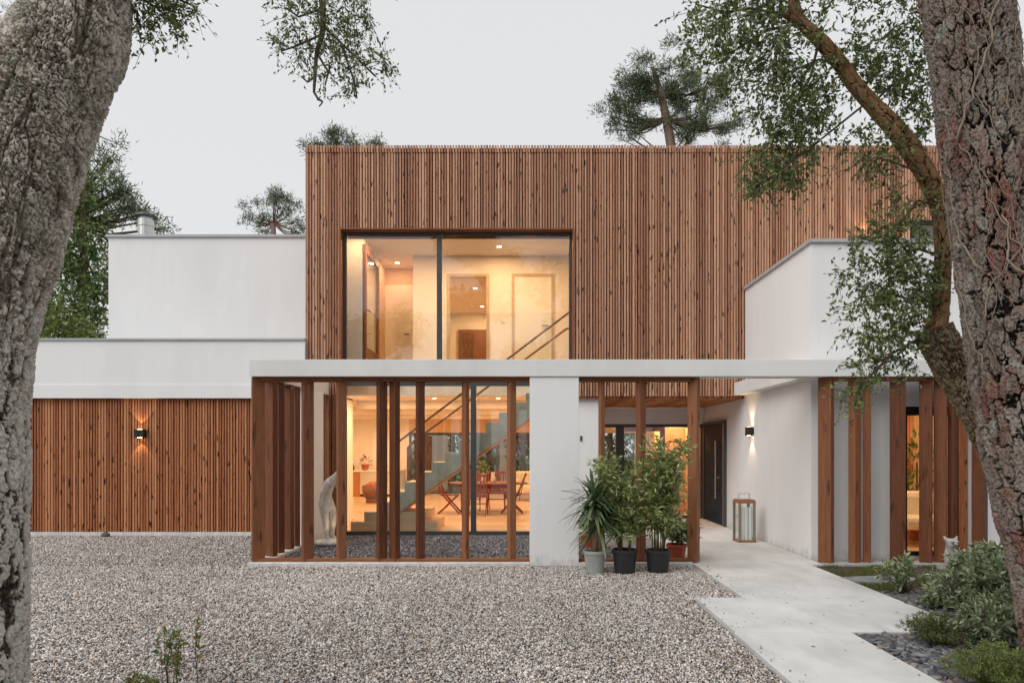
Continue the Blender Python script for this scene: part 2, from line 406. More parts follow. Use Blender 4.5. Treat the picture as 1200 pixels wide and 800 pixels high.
M['yucca_leaf'] = m_leaf('yucca_leaf', [(0, (0.06,0.10,0.045)), (0.7, (0.145,0.205,0.10)), (1, (0.30,0.35,0.19))])
M['pale_leaf'] = m_leaf('variegated_leaf', [(0, (0.06,0.10,0.035)), (0.35, (0.15,0.21,0.08)), (0.7, (0.33,0.38,0.21)), (1, (0.58,0.60,0.42))])
M['mid_leaf'] = m_leaf('laurel_leaf', [(0, (0.09,0.135,0.06)), (0.4, (0.23,0.29,0.15)), (0.75, (0.43,0.48,0.31)), (1, (0.66,0.68,0.51))], 0.45, 0.32)
M['conifer_leaf'] = m_leaf('juniper_leaf', [(0, (0.06,0.085,0.025)), (0.6, (0.16,0.19,0.065)), (1, (0.30,0.33,0.13))], 0.6, 0.15)
M['heath_leaf'] = m_leaf('heath_leaf', [(0, (0.08,0.115,0.03)), (0.6, (0.17,0.22,0.06)), (1, (0.32,0.36,0.12))], 0.6, 0.2)
M['red_leaf'] = m_leaf('red_leaf', [(0, (0.10,0.012,0.015)), (0.6, (0.22,0.03,0.03)), (1, (0.36,0.09,0.07))])
M['pieris_leaf'] = m_leaf('seedling_leaf', [(0, (0.10,0.17,0.05)), (0.55, (0.22,0.31,0.09)), (0.75, (0.34,0.34,0.11)), (1, (0.42,0.12,0.06))])
M['grass'] = m_leaf('grass_blade', [(0, (0.07,0.09,0.02)), (0.6, (0.13,0.16,0.04)), (1, (0.25,0.24,0.09))], 0.7, 0.2)
M['litter'] = m_leaf('dead_leaf', [(0, (0.11,0.05,0.025)), (0.6, (0.24,0.12,0.06)), (1, (0.42,0.28,0.16))], 0.8, 0.0)
M['gravel'] = m_stones('gravel_stones', [(0, (0.05,0.046,0.045)), (0.16, (0.16,0.148,0.142)), (0.40, (0.50,0.465,0.445)), (0.68, (0.78,0.735,0.705)), (0.87, (0.90,0.87,0.84)), (0.94, (0.40,0.28,0.20)), (1, (0.56,0.42,0.31))])
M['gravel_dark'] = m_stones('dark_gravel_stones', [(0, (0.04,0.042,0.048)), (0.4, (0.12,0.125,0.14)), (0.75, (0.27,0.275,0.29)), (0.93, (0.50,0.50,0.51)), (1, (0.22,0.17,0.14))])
M['slate'] = m_stones('slate_chips', [(0, (0.06,0.065,0.075)), (0.5, (0.15,0.155,0.17)), (0.85, (0.26,0.265,0.28)), (1, (0.26,0.19,0.14))])
M['cork'] = m_bark('cork_oak_bark', (0.022,0.017,0.013), (0.28,0.233,0.19), (0.76,0.69,0.61), spotc=(0.27,0.28,0.19), pale=(0.74,0.70,0.64))
M['pinebark'] = m_bark('pine_bark', (0.015,0.010,0.008), (0.105,0.077,0.061), (0.28,0.228,0.195), spotc=(0.38,0.39,0.34), red=(0.24,0.07,0.05))
M['stripped'] = m_bark('stripped_cork_bark', (0.045,0.022,0.011), (0.20,0.098,0.042), (0.34,0.205,0.11), spotc=(0.17,0.15,0.10))
M['mossy'] = m_bark('mossy_cork_bark', (0.035,0.024,0.015), (0.165,0.115,0.070), (0.36,0.275,0.185), spotc=(0.15,0.155,0.075))

def m_ground(name, cols, scale):
    m, n, b = new_mat(name); v = coords(n, world=True)
    vo = N(n, 'ShaderNodeTexVoronoi'); vo.inputs['Scale'].default_value = scale; n.links.new(v, vo.inputs['Vector'])
    sp = n.nodes.new('ShaderNodeSeparateColor'); n.links.new(vo.outputs['Color'], sp.inputs[0])
    n.links.new(ramp(n, sp.outputs[0], cols), b.inputs['Base Color']); b.inputs['Roughness'].default_value = 0.95
    iv = N(n, 'ShaderNodeMath', operation='SUBTRACT'); iv.inputs[0].default_value = 1.0; n.links.new(vo.outputs['Distance'], iv.inputs[1])
    bump(n, b, iv.outputs[0], 0.9, 0.02); return m
M['ground'] = m_ground('gravel_bed', [(0, (0.10,0.095,0.09)), (0.5, (0.27,0.255,0.245)), (1, (0.46,0.44,0.42))], 80)
M['slatebed'] = m_ground('slate_bed', [(0, (0.05,0.052,0.06)), (1, (0.15,0.155,0.165))], 30)

def m_concrete():
    m, n, b = new_mat('path_concrete'); v = coords(n, world=True)
    f = noise(n, v, 1.1, 7, 0.62); g = noise(n, coords(n, (1.2,0.5,1), True), 2.6, 5, 0.6, 0.6)
    col = ramp(n, f, [(0.3, (0.47,0.47,0.455)), (0.52, (0.60,0.60,0.585)), (0.75, (0.69,0.69,0.675))])
    col = mixc(n, ramp(n, g, [(0.48, (0,0,0)), (0.70, (0.55,0.55,0.55))]), col, (0.44,0.44,0.42))
    sp = noise(n, v, 34, 2, 0.5); col = mixc(n, ramp(n, sp, [(0.70, (0,0,0)), (0.76, (0.5,0.5,0.5))]), col, (0.2,0.19,0.17))
    n.links.new(col, b.inputs['Base Color']); b.inputs['Roughness'].default_value = 0.75
    bump(n, b, noise(n, v, 90, 4), 0.15, 0.004); return m
M['path'] = m_concrete()

# ------------------------------------------------------------------ ground
MB().box(-150, 150, -150, 300, -0.6, -0.016).build('gravel_ground', M['ground'])['kind'] = 'structure'
MB().box(-60, 60, 24.4, 120, -0.3, 0.006).build('lawn', M['lawn'])['kind'] = 'structure'

pm = MB()
def slab(x0, x1, y0, y1): pm.box(x0, x1, y0, y1, -0.10, 0.03)
slab(1.76, 2.735, -2.0, 2.9); slab(1.76, 2.735, 2.908, 5.672)
slab(1.78, 3.80, 5.68, 7.005); slab(2.275, 3.80, 7.017, 9.0); slab(2.275, 3.985, 9.010, 12.0); slab(1.40, 3.985, 12.006, 15.0)
tag(pm.build('concrete_path', M['path'], bevel=0.004), kind='structure')
MB().box(3.805, 12, 3.2, 9.2, -0.2, -0.008).box(2.745, 12, 1.0, 5.66, -0.2, -0.006).build('slate_bed', M['slatebed'])['kind'] = 'structure'

def stones(name, pts, size, flat, mat, seed=0):
    r = np.random.default_rng(seed); n = len(pts)
    base = np.array([(-1,-1,-1),(1,-1,-1),(1,1,-1),(-1,1,-1),(-1,-1,1),(1,-1,1),(1,1,1),(-1,1,1)], float)
    f = np.array([(0,3,2,1),(4,5,6,7),(0,1,5,4),(1,2,6,5),(2,3,7,6),(3,0,4,7)])
    if flat > 0.5:
        base = np.array([(1.3,0,0),(-1.3,0,0),(0,1.3,0),(0,-1.3,0),(0,0,1.3),(0,0,-1.3)]); f = np.array([(0,2,4),(2,1,4),(1,3,4),(3,0,4),(2,0,5),(1,2,5),(3,1,5),(0,3,5)])
    m = len(base)
    v = base[None] * (1 + r.uniform(-0.45, 0.2, (n, m, 3))) + r.uniform(-0.3, 0.3, (n, m, 3))*(flat > 0.5)
    s = size * r.lognormal(0, 0.28, (n, 1, 1)) * 0.5 * np.stack([r.uniform(0.7, 1.3, n), r.uniform(0.6, 1.0, n), np.full(n, flat) * r.uniform(0.7, 1.2, n)], 1)[:, None, :]
    v = v * s
    q = r.normal(size=(n, 4))
    if flat < 0.5: q = np.stack([np.ones(n), r.normal(0, 0.16, n), r.normal(0, 0.16, n), r.uniform(-2, 2, n)], 1)
    q /= np.linalg.norm(q, axis=1, keepdims=True); a, b, c, d = q.T
    Rm = np.stack([1-2*(c*c+d*d), 2*(b*c-a*d), 2*(b*d+a*c), 2*(b*c+a*d), 1-2*(b*b+d*d), 2*(c*d-a*b), 2*(b*d-a*c), 2*(c*d+a*b), 1-2*(b*b+c*c)], 1).reshape(n, 3, 3)
    v = np.einsum('nij,nkj->nki', Rm, v) + pts[:, None, :]
    F_ = (f[None] + (np.arange(n) * m)[:, None, None]).reshape(-1, f.shape[1])
    return np_obj(name, v.reshape(-1, 3), F_, mat)

def scatter(n, x0, x1, y0, y1, z=0.0, keep=None):
    p = np.stack([rng.uniform(x0, x1, n), rng.uniform(y0, y1, n), np.full(n, z)], 1)
    if keep is not None: p = p[keep(p[:, 0], p[:, 1])]
    return p
def in_view(x, y): return (np.abs(x * F / y + 12) < 640 + 0) & (y > 3.9)
def gravel_ok(x, y):
    left = np.where(y < 7.0, 1.74, np.where(y < 9.36, 2.255, 1.38))
    ok = (x < left) & in_view(x, y)
    ok &= ~((y > 12.2)); ok &= ~((np.abs(y - 9.18) < 0.16) & (x > -3.65) & (x < 2.3))
    return ok
p = scatter(860000, -8.6, 2.3, 3.9, 12.25, 0.0, gravel_ok)
p[:, 2] = rng.uniform(-0.012, 0.008, len(p))
st_ = np.concatenate([np.stack([1.78 + np.abs(rng.normal(0, 0.05, 60)), rng.uniform(3.9, 6.95, 60), np.full(60, 0.034)], 1), np.stack([2.29 + np.abs(rng.normal(0, 0.06, 30)), rng.uniform(7.05, 8.95, 30), np.full(30, 0.034)], 1)])
p = np.concatenate([p, st_])
pn = p[p[:, 1] < 9.0]; pf = p[p[:, 1] >= 9.0]
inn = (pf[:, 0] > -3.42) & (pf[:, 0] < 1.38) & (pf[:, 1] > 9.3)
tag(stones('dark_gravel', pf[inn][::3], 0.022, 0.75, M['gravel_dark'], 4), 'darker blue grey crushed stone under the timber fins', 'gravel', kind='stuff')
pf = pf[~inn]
tag(stones('gravel', np.concatenate([pn, pf[::2]]), 0.0150, 0.75, M['gravel'], 3), 'loose grey and beige crushed stone covering the forecourt', 'gravel', kind='stuff')
def bed_ok(x, y):
    return ((x > 3.83) | ((x > 2.76) & (y < 5.64))) & ~((y > 7.35) & (x > 3.8) & (x < 5.2 + (y-7.35)*0.4)) & in_view(x, y)
p = scatter(26000, 2.76, 6.6, 3.6, 8.9, 0.0, bed_ok); p[:, 2] = rng.uniform(-0.004, 0.02, len(p))
tag(stones('slate_chips', p, 0.062, 0.26, M['slate'], 5), 'dark grey flat slate chips mulching the bed by the path', 'slate chips', kind='stuff')

# ------------------------------------------------------------------ the house
GL = 12.45                                # plane of the tall glazing
XL, XR, ZT = -3.875, 8.5, 7.0             # timber clad upper box
WX0, WX1, WZ = -3.26, 0.907, 5.49         # tall window opening
house = empty('house', (0, 12.3, 0), label='modern white house with a timber clad upper box and tall lit windows', cat='house')
HP = Matrix.Translation((0, -12.3, 0))
class HB(MB):                             # house parts are written in world metres, the house stands at y = 12.3
    def build(self, name, mat, parent=None, smooth=False, bevel=0):
        o = MB.build(self, name, mat, parent or house, smooth, bevel)
        if parent is None: o.data.transform(HP)
        return o
def hsub(o, mb, name, mat, **k):          # a sub-part of a house part
    c = MB.build(mb, name, mat, o, **k); c.data.transform(HP); return c

# timber cladding: vertical battens on a dark board
def slats(mb, x0, x1, z0, z1, yf, pitch=0.0505, holes=()):
    x = x0; r = random.Random(int(x0*100) + int(z1*10))
    while x < x1 - 0.02:
        wd = pitch * r.choice((0.58, 0.66, 0.72)); d = r.uniform(0.0, 0.012)
        segs = [(z0, z1)]
        for hx0, hx1, hz0, hz1 in holes:
            if hx0 - 0.01 < x + wd/2 < hx1 + 0.01:
                segs = [s for a, b in segs for s in ((a, min(b, hz0)), (max(a, hz1), b)) if s[1] - s[0] > 0.02]
        for a, b in segs: mb.box(x, min(x + wd, x1), yf + d, yf + 0.045, a, b)
        x += pitch
s = HB(); slats(s, XL, XR, 0.02, ZT - 0.11, 12.262, holes=((WX0, WX1, 0, WZ), (WX1, XR, 0, 2.5), (7.0, 8.2, 4.0, 5.66)))
s.build('cladding', M['slat'])
s = HB(); slats(s, XL - 0.004, XR, ZT - 0.125, ZT + 0.0, 12.25); s.build('cladding', M['slat'])['label'] = 'short batten row capping the parapet of the timber box'
HB().box(XL+0.01, WX0-0.02, 12.31, 12.44, 0, ZT-0.03).box(WX0-0.02, WX1+0.02, 12.31, 12.44, WZ+0.03, ZT-0.03).box(WX1+0.02, XR-0.02, 12.31, 12.44, 2.5, ZT-0.03).build('wall', M['back'])
HB().box(WX0-0.025, WX0, 12.25, 12.43, 0.05, WZ).box(WX1, WX1+0.025, 12.25, 12.43, 2.5, WZ).box(WX0-0.025, WX1+0.025, 12.25, 12.43, WZ, WZ+0.028).build('window_reveal', M['trim'])
# side batten edge of the box seen against the white volumes
s = HB()
for k in range(40): s.box(XL-0.03, XL+0.005, 12.30 + k*0.054, 12.30 + k*0.054 + 0.036, 3.0, ZT - 0.02)
s.build('cladding', M['slat'])

def wall(mat, *boxes, name='wall', bevel=0.0):
    h = HB()
    for b in boxes: h.box(*b)
    return h.build(name, mat, bevel=bevel)
# shell of the timber box
wall(M['paint'], (XL+0.03, XL+0.2, 12.445, 24, 2.76, 6.74), (XL+0.03, XL+0.2, 12.445, 14.78, 0, 2.6))
wall(M['white'], (XR-0.2, XR-0.03, 12.445, 24, 2.5, 6.74))
wall(M['white'], (XL+0.2, XR-0.2, 23.85, 24, 3.16, 6.74))
wall(M['back'], (XL+0.02, XR-0.03, 12.445, 24, 6.745, 6.90), name='roof')
# garage wing
wall(M['white'], (-10.6, XL-0.012, 12.2, 14.8, 2.475, 3.49))
wall(M['white'], (-10.6, XL-0.012, 12.188, 12.3, 2.46, 2.70), name='fascia')
wall(M['coping'], (-10.62, XL-0.014, 12.17, 14.8, 3.492, 3.525), name='coping')
s = HB(); slats(s, -10.6, XL+0.27, 0.07, 2.45, 12.272, 0.0505); s.build('cladding', M['slat2'])
wall(M['back'], (-10.6, XL+0.0, 12.32, 14.7, 0.0, 2.455), name='wall')
wall(M['white2'], (-10.6, XL+0.3, 12.255, 12.318, -0.02, 0.062), name='plinth')
# upper left volume, with its chimney
wall(M['white'], (-8.79, XL-0.012, 14.5, 24, 3.0, 6.04), bevel=0.006)
wall(M['coping'], (-8.83, XL-0.012, 14.46, 24.03, 6.042, 6.095), name='coping')
ch = HB().lathe([(0.165,6.0),(0.165,6.62),(0.18,6.62),(0.18,6.65),(0.165,6.65),(0.165,6.78)], (PXm(171, 15.6), 15.6, 0), 20).build('chimney', M['steel'], smooth=False)
hsub(ch, MB().lathe([(0.25,6.84),(0.24,6.875),(0.10,6.93),(0.02,6.94)], (PXm(171, 15.6), 15.6, 0), 20), 'chimney_cap', M['frame'])
hsub(ch, MB().lathe([(0.15,6.7),(0.15,6.85)], (PXm(171, 15.6), 15.6, 0), 10), 'cap_bracket', M['steel'])
# right white volume
VX = 4.0; VF = 9.45; VT = 4.40
wall(M['white'], (VX, 5.28, VF, VF+0.25, 0, VT), (6.14, 10.5, VF, VF+0.25, 0, VT), (5.28, 6.14, VF, VF+0.25, 2.14, VT), (5.28, 6.14, VF, VF+0.25, -0.02, 0.07))
wall(M['white'], (VX, VX+0.25, VF+0.252, 12.245, 0, VT), (VX, VX+0.25, 12.247, 13.36, 0, 2.52), (VX, VX+0.25, 14.9, 15.3, 0, 2.52), (VX, VX+0.25, 13.36, 14.9, 2.1, 2.52))
wall(M['coping'], (VX-0.035, 10.5, VF-0.04, VF+0.3, VT+0.002, VT+0.05), (VX-0.035, VX+0.3, VF+0.302, 12.24, VT+0.002, VT+0.05), name='coping')
wall(M['white2'], (VX+0.3, 10.5, VF+0.3, 12.24, VT-0.22, VT-0.07), name='roof')
wall(M['ochre'], (VX+0.255, 10.5, 12.0, 12.2, 0.02, VT-0.25), (10.2, 10.5, VF+0.255, 12.0, 0.02, VT-0.25))
wall(M['paint'], (VX+0.255, 10.2, VF+0.255, 12.0, 2.6, 2.7), name='ceiling')
wall(M['oak'], (VX+0.255, 10.2, VF+0.255, 12.0, -0.1, 0.03), name='floor')
f = HB().box(5.28, 5.34, VF+0.02, VF+0.12, 0.07, 2.14).box(6.08, 6.14, VF+0.02, VF+0.12, 0.07, 2.14).box(5.34, 6.08, VF+0.02, VF+0.12, 2.02, 2.14).box(5.34, 6.08, VF+0.02, VF+0.12, 0.07, 0.13).build('window', M['black'])
hsub(f, MB().box(5.34, 6.08, VF+0.06, VF+0.075, 0.13, 2.02), 'pane', M['clear'])
# window high on the timber box, behind the roof edge
f = HB().box(7.0, 7.06, 12.28, 12.35, 4.0, 5.66).box(8.14, 8.2, 12.28, 12.35, 4.0, 5.66).box(7.06, 8.14, 12.28, 12.35, 5.58, 5.66).build('window', M['black'])
hsub(f, MB().box(7.06, 8.14, 12.295, 12.309, 4.0, 5.58), 'pane', M['glass'])

# ground floor slabs, ceilings, partitions
s = HB()
for i in range(46):
    y0 = 12.5 + i*0.24
    s.box(-6.7 if y0 > 14.8 else XL+0.21, 4.0 if y0 > 15.2 else 1.18, y0, y0+0.2385, -0.12, 0.02)
s.build('floor', M['oak'])
UF = 3.14
wall(M['paint'], (XL+0.21, WX1+0.3, 13.62, 23.84, 2.62, UF-0.002), (WX1+0.31, XR-0.21, 12.45, 23.84, 2.52, UF-0.004), name='ceiling')
wall(M['paint'], (-6.8, XL+0.2, 14.82, 23.84, 2.62, 2.95), name='ceiling')
wall(M['paint'], (XL+0.21, 1.18, 15.1, 15.35, 2.44, 2.618), (-6.7, 1.18, 17.4, 17.65, 2.44, 2.618), (-6.7, 1.18, 20.0, 20.25, 2.44, 2.618), name='ceiling_beam')
wall(M['paint'], (-6.8, -6.7, 14.82, 23.6, 0.0, 2.62), (-6.7, XL+0.2, 14.785, 14.815, 0.0, 2.618))
wall(M['paint'], (-6.7, -3.9, 23.5, 23.7, 0.02, 2.618))
wall(M['ochre'], (-3.9, 1.2, 23.5, 23.7, 2.12, 2.618))
wall(M['white'], (WX1+0.027, 1.39, 12.40, 12.6, 0, 2.5), (1.19, 1.39, 12.602, 14.995, 0, 2.5))
wall(M['paint'], (1.2, 1.4, 15.1, 20.0, 0.02, 2.52), (4.0, 4.2, 15.3, 23.5, 0, 2.52))
wall(M['paint'], (1.4, 2.2, 23.5, 23.7, 0.02, 2.52), (3.9, 4.0, 23.5, 23.7, 0.02, 2.52), (2.2, 3.9, 23.5, 23.7, 2.1, 2.52))
# entrance: soffit, header, glazing, front door
s = HB(); x = WX1 + 0.04
while x < 3.98: s.box(x, x+0.036, 12.31, 15.0, 2.462, 2.498); x += 0.054
s.build('soffit', M['slat2'])
wall(M['white'], (1.392, 3.998, 15.0, 15.2, 2.10, 2.46))
f = HB().box(1.392, 1.5, 15.0, 15.1, 0.03, 2.10).box(2.06, 2.24, 15.0, 15.1, 0.03, 2.03).box(3.92, 3.998, 15.0, 15.1, 0.03, 2.10).box(1.5, 3.92, 15.0, 15.1, 2.03, 2.098).box(1.5, 3.92, 15.0, 15.1, 0.03, 0.09).build('window', M['frame'])
hsub(f, MB().box(1.5, 2.06, 15.04, 15.055, 0.09, 2.03), 'pane', M['glass']); hsub(f, MB().box(2.24, 3.92, 15.04, 15.055, 0.09, 2.03), 'pane', M['glass'])
HB().box(3.10, 3.2, 15.3, 15.4, 0.02, 2.05).box(2.3, 3.1, 15.3, 15.4, 1.95, 2.05).build('window_frame', M['brown_wood'])
wall(M['ochre'], (3.22, 4.0, 16.6, 16.8, 0.02, 2.52))
d = HB().box(3.4, 3.42, 16.55, 16.6, 0.02, 2.1).box(3.44, 3.94, 16.56, 16.598, 0.03, 2.06).build('interior_door', M['orange'])
for z0, z1 in ((0.2, 0.9), (1.0, 1.9)): hsub(d, MB().box(3.5, 3.88, 16.545, 16.558, z0, z1), 'door_panel', M['orange'])
d = HB().box(3.965, 4.06, 13.42, 14.84, 0.035, 2.06).build('front_door', M['doorblack'], bevel=0.004)
d['label'] = 'black front door with a long vertical steel bar handle'
hsub(d, MB().tube([(3.90, 13.78, 0.55), (3.90, 13.78, 1.72)], 0.016, 10).tube([(3.90,13.78,0.66),(3.97,13.78,0.66)], 0.01, 8).tube([(3.90,13.78,1.6),(3.97,13.78,1.6)], 0.01, 8), 'handle', M['steel'])
hsub(d, MB().box(3.95, 3.964, 13.44, 13.47, 0.04, 2.05), 'edge_strip', M['steel'])
hsub(d, MB().tube([(3.93, 13.74, 0.98), (3.97, 13.74, 0.98)], 0.03, 12), 'lock', M['steel'])
HB().box(3.94, 4.0, 13.355, 13.418, 0.03, 2.12).box(3.94, 4.0, 14.842, 14.9, 0.03, 2.12).box(3.94, 4.0, 13.42, 14.84, 2.062, 2.12).build('door_frame', M['frame'])
HB().box(1.05, 1.09, 12.385, 12.398, 1.70, 1.79).build('doorbell', M['frame'])

# tall window: frames and panes
fr = HB()
for x in (WX0+0.0, WX1-0.055): fr.box(x, x+0.055, GL-0.03, GL+0.05, 0.02, WZ-0.001)
fr.box(WX0+0.055, WX1-0.055, GL-0.03, GL+0.05, WZ-0.038, WZ-0.001).box(WX0+0.055, WX1-0.055, GL-0.03, GL+0.05, -0.02, 0.055).box(WX0+0.055, WX1-0.055, GL-0.03, GL+0.05, 2.70, 2.78)
ux, lx = PXm(515, GL), PXm(555, GL)
fr.box(ux-0.045, ux+0.045, GL-0.035, GL+0.05, 2.78, WZ-0.038).box(lx-0.05, lx+0.05, GL-0.035, GL+0.05, 0.055, 2.70)
fr = fr.build('window', M['frame'])
for x0, x1, z0, z1 in ((WX0+0.055, ux-0.045, 2.78, WZ-0.038), (ux+0.045, WX1-0.055, 2.78, WZ-0.038), (WX0+0.055, lx-0.05, 0.055, 2.70), (lx+0.05, WX1-0.055, 0.055, 2.70)):
    hsub(fr, MB().box(x0, x1, GL, GL+0.012, z0, z1), 'pane', M['glass'])
# inner brown trim
HB().box(WX0+0.06, WX1-0.06, GL+0.06, GL+0.10, WZ-0.085, WZ-0.03).build('window_trim', M['brown_wood'])

# upper landing
BW = 14.32; CZ = 5.60
def xw(px, D=BW): return PXm(px, D)
wall(M['paint'], (XL+0.21, XR-0.21, 12.50, 23.8, CZ, CZ+0.1), name='ceiling')
b = []
xs = [(441, 484, 9.0), (527, 570, 5.16), (603, 646, 5.16)]           # openings: x from, to, head height
px = XL + 0.21
for a, c, h in xs:
    b.append((px, xw(a), BW, BW+0.14, UF, CZ-0.001))
    if h < CZ: b.append((xw(a), xw(c), BW, BW+0.14, h, CZ-0.001))
    px = xw(c)
b.append((px, 3.0, BW, BW+0.14, UF, CZ-0.001))
wall(M['paint'], *b)
wall(M['paint'], (XL+0.21, WX0+0.22, 12.96, BW-0.001, UF-0.2, CZ-0.001))             # wall end by the glass
wall(M['ochre'], (xw(441)-0.05, xw(484)+0.4, 15.35, 15.5, UF, CZ-0.002), (xw(441)-0.1, xw(441)-0.01, BW+0.141, 15.35, UF, CZ-0.002), (xw(484)+0.01, xw(484)+0.1, BW+0.141, 15.35, UF, CZ-0.002))  # door recess in darker ochre: the bulkhead's shading put into the colour
d = HB().box(PXm(445,15.3), PXm(484,15.3)+0.12, 15.29, 15.345, UF, 5.22).build('interior_door', M['door_paint'])
hsub(d, MB().tube([(PXm(480,15.3), 15.26, 4.12), (PXm(474,15.3), 15.26, 4.12)], 0.012, 8), 'handle', M['black'])
d = HB().box(xw(603), xw(646), BW-0.012, BW+0.04, UF, 5.158).build('interior_door', M['door_paint'])
hsub(d, MB().tube([(xw(642), BW-0.06, 4.13), (xw(635), BW-0.06, 4.13)], 0.012, 8).tube([(xw(642), BW-0.06, 4.13), (xw(642), BW-0.01, 4.13)], 0.012, 8), 'handle', M['black'])
for a, c in ((527, 570), (603, 646)):
    HB().box(xw(a)-0.06, xw(a), BW-0.022, BW-0.002, UF, 5.22).box(xw(c), xw(c)+0.06, BW-0.022, BW-0.002, UF, 5.22).box(xw(a), xw(c), BW-0.022, BW-0.002, 5.16, 5.22).build('door_frame', M['casing'])
HB().box(xw(586), xw(591), BW-0.012, BW-0.001, 4.2, 4.27).build('light_switch', M['ceramic'])
# dark glazed timber door on the left, seen edge-on
X0 = WX0 + 0.235
d = HB().box(X0, X0+0.05, 12.98, 13.10, UF, 5.45).box(X0, X0+0.05, 14.1, 14.22, UF, 5.45).box(X0, X0+0.05, 13.10, 14.1, 5.30, 5.45).box(X0, X0+0.05, 13.10, 14.1, UF, 3.5).build('glazed_door', M['brown_wood'])
hsub(d, MB().box(X0+0.015, X0+0.03, 13.10, 14.1, 3.5, 5.30), 'pane', M['glass'])
hsub(d, MB().tube([(X0+0.09, 13.05, 4.2), (X0+0.09, 13.19, 4.2)], 0.013, 8).tube([(X0+0.04, 13.05, 4.2), (X0+0.09, 13.05, 4.2)], 0.013, 8), 'handle', M['black'])
# room behind the open doorway
wall(M['paint'], (-2.25, -2.15, BW+0.141, 20.5, UF, CZ-0.002), (0.6, 0.7, BW+0.141, 20.5, UF, CZ-0.002), (-2.15, 0.6, 20.4, 20.5, UF, CZ-0.002))
f = HB().box(-1.9, -0.9, 20.3, 20.39, UF, 5.1).build('window', M['brown_wood'])
hsub(f, MB().box(-1.82, -1.45, 20.28, 20.299, UF+0.1, 5.0), 'pane', M['glass'])
wall(M['oak'], (XL+0.21, XR-0.21, 13.63, 23.8, UF, UF+0.02), name='floor')
# glass balustrade of the landing
f = HB().box(WX0+0.3, 0.62, 13.605, 13.617, 2.9, UF+1.12).build('balustrade', M['clear'])

# staircase
k0x, TR, RZ = PXm(411, 12.66), 15.8*12.66/F, 11.6*12.66/F
steps = 16
poly = [(k0x + 3*TR, 0.40)]
for k in range(3, steps):
    z = 0.02 + (k+1)*RZ
    poly += [(k0x + k*TR, z), (k0x + (k+1)*TR, z)]
poly += [(k0x + steps*TR, 0.02 + steps*RZ - 0.34)]
poly = [(k0x + 3.5*TR, 0.38)] + [(k0x+3*TR, 0.46)] + poly[1:]
st = HB().prism_y(poly[::1], 12.66, 13.56).build('staircase', M['conc'])
bl = Vector((k0x + 3.5*TR, 13.1, 0.36)); tr = Vector((k0x + steps*TR, 13.1, 0.02 + steps*RZ - 0.36))
hsub(st, MB().bar(bl, tr, 0.9, 0.035), 'underside_board', M['orange'])
hsub(st, MB().box(k0x, k0x+1.6, 12.66, 13.9, 0.02, 0.02+RZ).box(k0x+TR, k0x+1.4, 12.66, 13.9, 0.021+RZ, 0.02+2*RZ).box(k0x+2*TR, k0x+3.6*TR, 12.66, 13.9, 0.021+2*RZ, 0.02+3*RZ), 'bottom_step', M['oak'])
hsub(st, MB().tube([P(466, 518, 12.7), P(668, 365, 12.7), P(672, 362, 12.7)], 0.021, 10), 'handrail', M['brown_wood'])
hsub(st, MB().tube([P(478, 571, 13.5), P(478, 524, 13.5), P(482, 519, 13.5), P(664, 385, 13.5), P(700, 385, 13.5)], 0.021, 10), 'handrail', M['brown_wood'])
# back glazing towards the garden
fr = HB()
for x in (-3.9, -3.35, -2.5, -1.75, -0.9, 0.0, 1.1): fr.box(x, x+0.08, 23.52, 23.6, 0.03, 2.11)
fr.box(-3.9, 1.18, 23.51, 23.61, 2.03, 2.118).box(-3.9, 1.18, 23.51, 23.61, 0.021, 0.06)
fr = fr.build('window', M['frame'])
hsub(fr, MB().box(-3.8, 1.1, 23.55, 23.562, 0.06, 2.03), 'pane', M['clear'])
HB().box(2.2, 2.28, 23.52, 23.6, 0.03, 2.1).box(3.0, 3.08, 23.52, 23.6, 0.03, 2.1).build('window', M['frame'])
wall(M['dwood'], (-3.7, -3.1, 23.40, 23.46, 0.05, 2.0), name='shutter')

# ------------------------------------------------------------------ lamps with their own light
def area(name, loc, size, energy, color, parent=None, rot=(0,0,0)):
    l = bpy.data.lights.new(name, 'AREA'); l.shape = 'DISK'; l.size = size; l.energy = energy; l.color = color
    o = bpy.data.objects.new(name, l); COL.objects.link(o); o.location = loc; o.rotation_euler = rot
    if parent: o.parent = parent
    return o
WARM = (1.0, 0.575, 0.30)
def downlight(x, y, z, energy, label, group, size=0.10):
    o = empty('ceiling_spotlight', (x, y, z), label=label, cat='ceiling light', group=group)
    MB().lathe([(0.045,-0.004),(0.062,-0.008),(0.062,0.0),(0.045,-0.001)], n=20).build('ring', M['ceramic'], o)
    MB().lathe([(0.001,-0.006),(0.043,-0.006),(0.043,-0.002),(0.001,-0.002)], n=20).build('diffuser', M['lamp'], o)
    area('spotlight_light', (0,0,-0.02), size, energy, WARM, o)
    return o
E1, E2, E3 = 20, 26, 23
for x, y in ((-2.6, 13.05), (-1.5, 13.05), (-0.46, 13.67), (0.45, 13.05), (-3.12, 12.60), (-1.3, 12.6), (0.1, 12.6)):  # all but the dimmer mid-landing one added to light walls and stair
    downlight(x, y, CZ, {-3.12: 6, -0.46: 10}.get(x, E1), 'round ceiling spotlight of the upper landing, all but one added to light it', 'upper landing spotlights')
downlight(PXm(557, 17.2), 17.2, CZ, E2, 'round spotlight seen high in the middle upstairs doorway', None)
downlight(PXm(565, 19.4), 19.4, CZ, E2, 'farther and lower spotlight seen in the middle upstairs doorway', None)
downlight(PXm(466, 14.9), 14.85, CZ, 5, 'round spotlight over the recessed door at the left end of the landing', None)
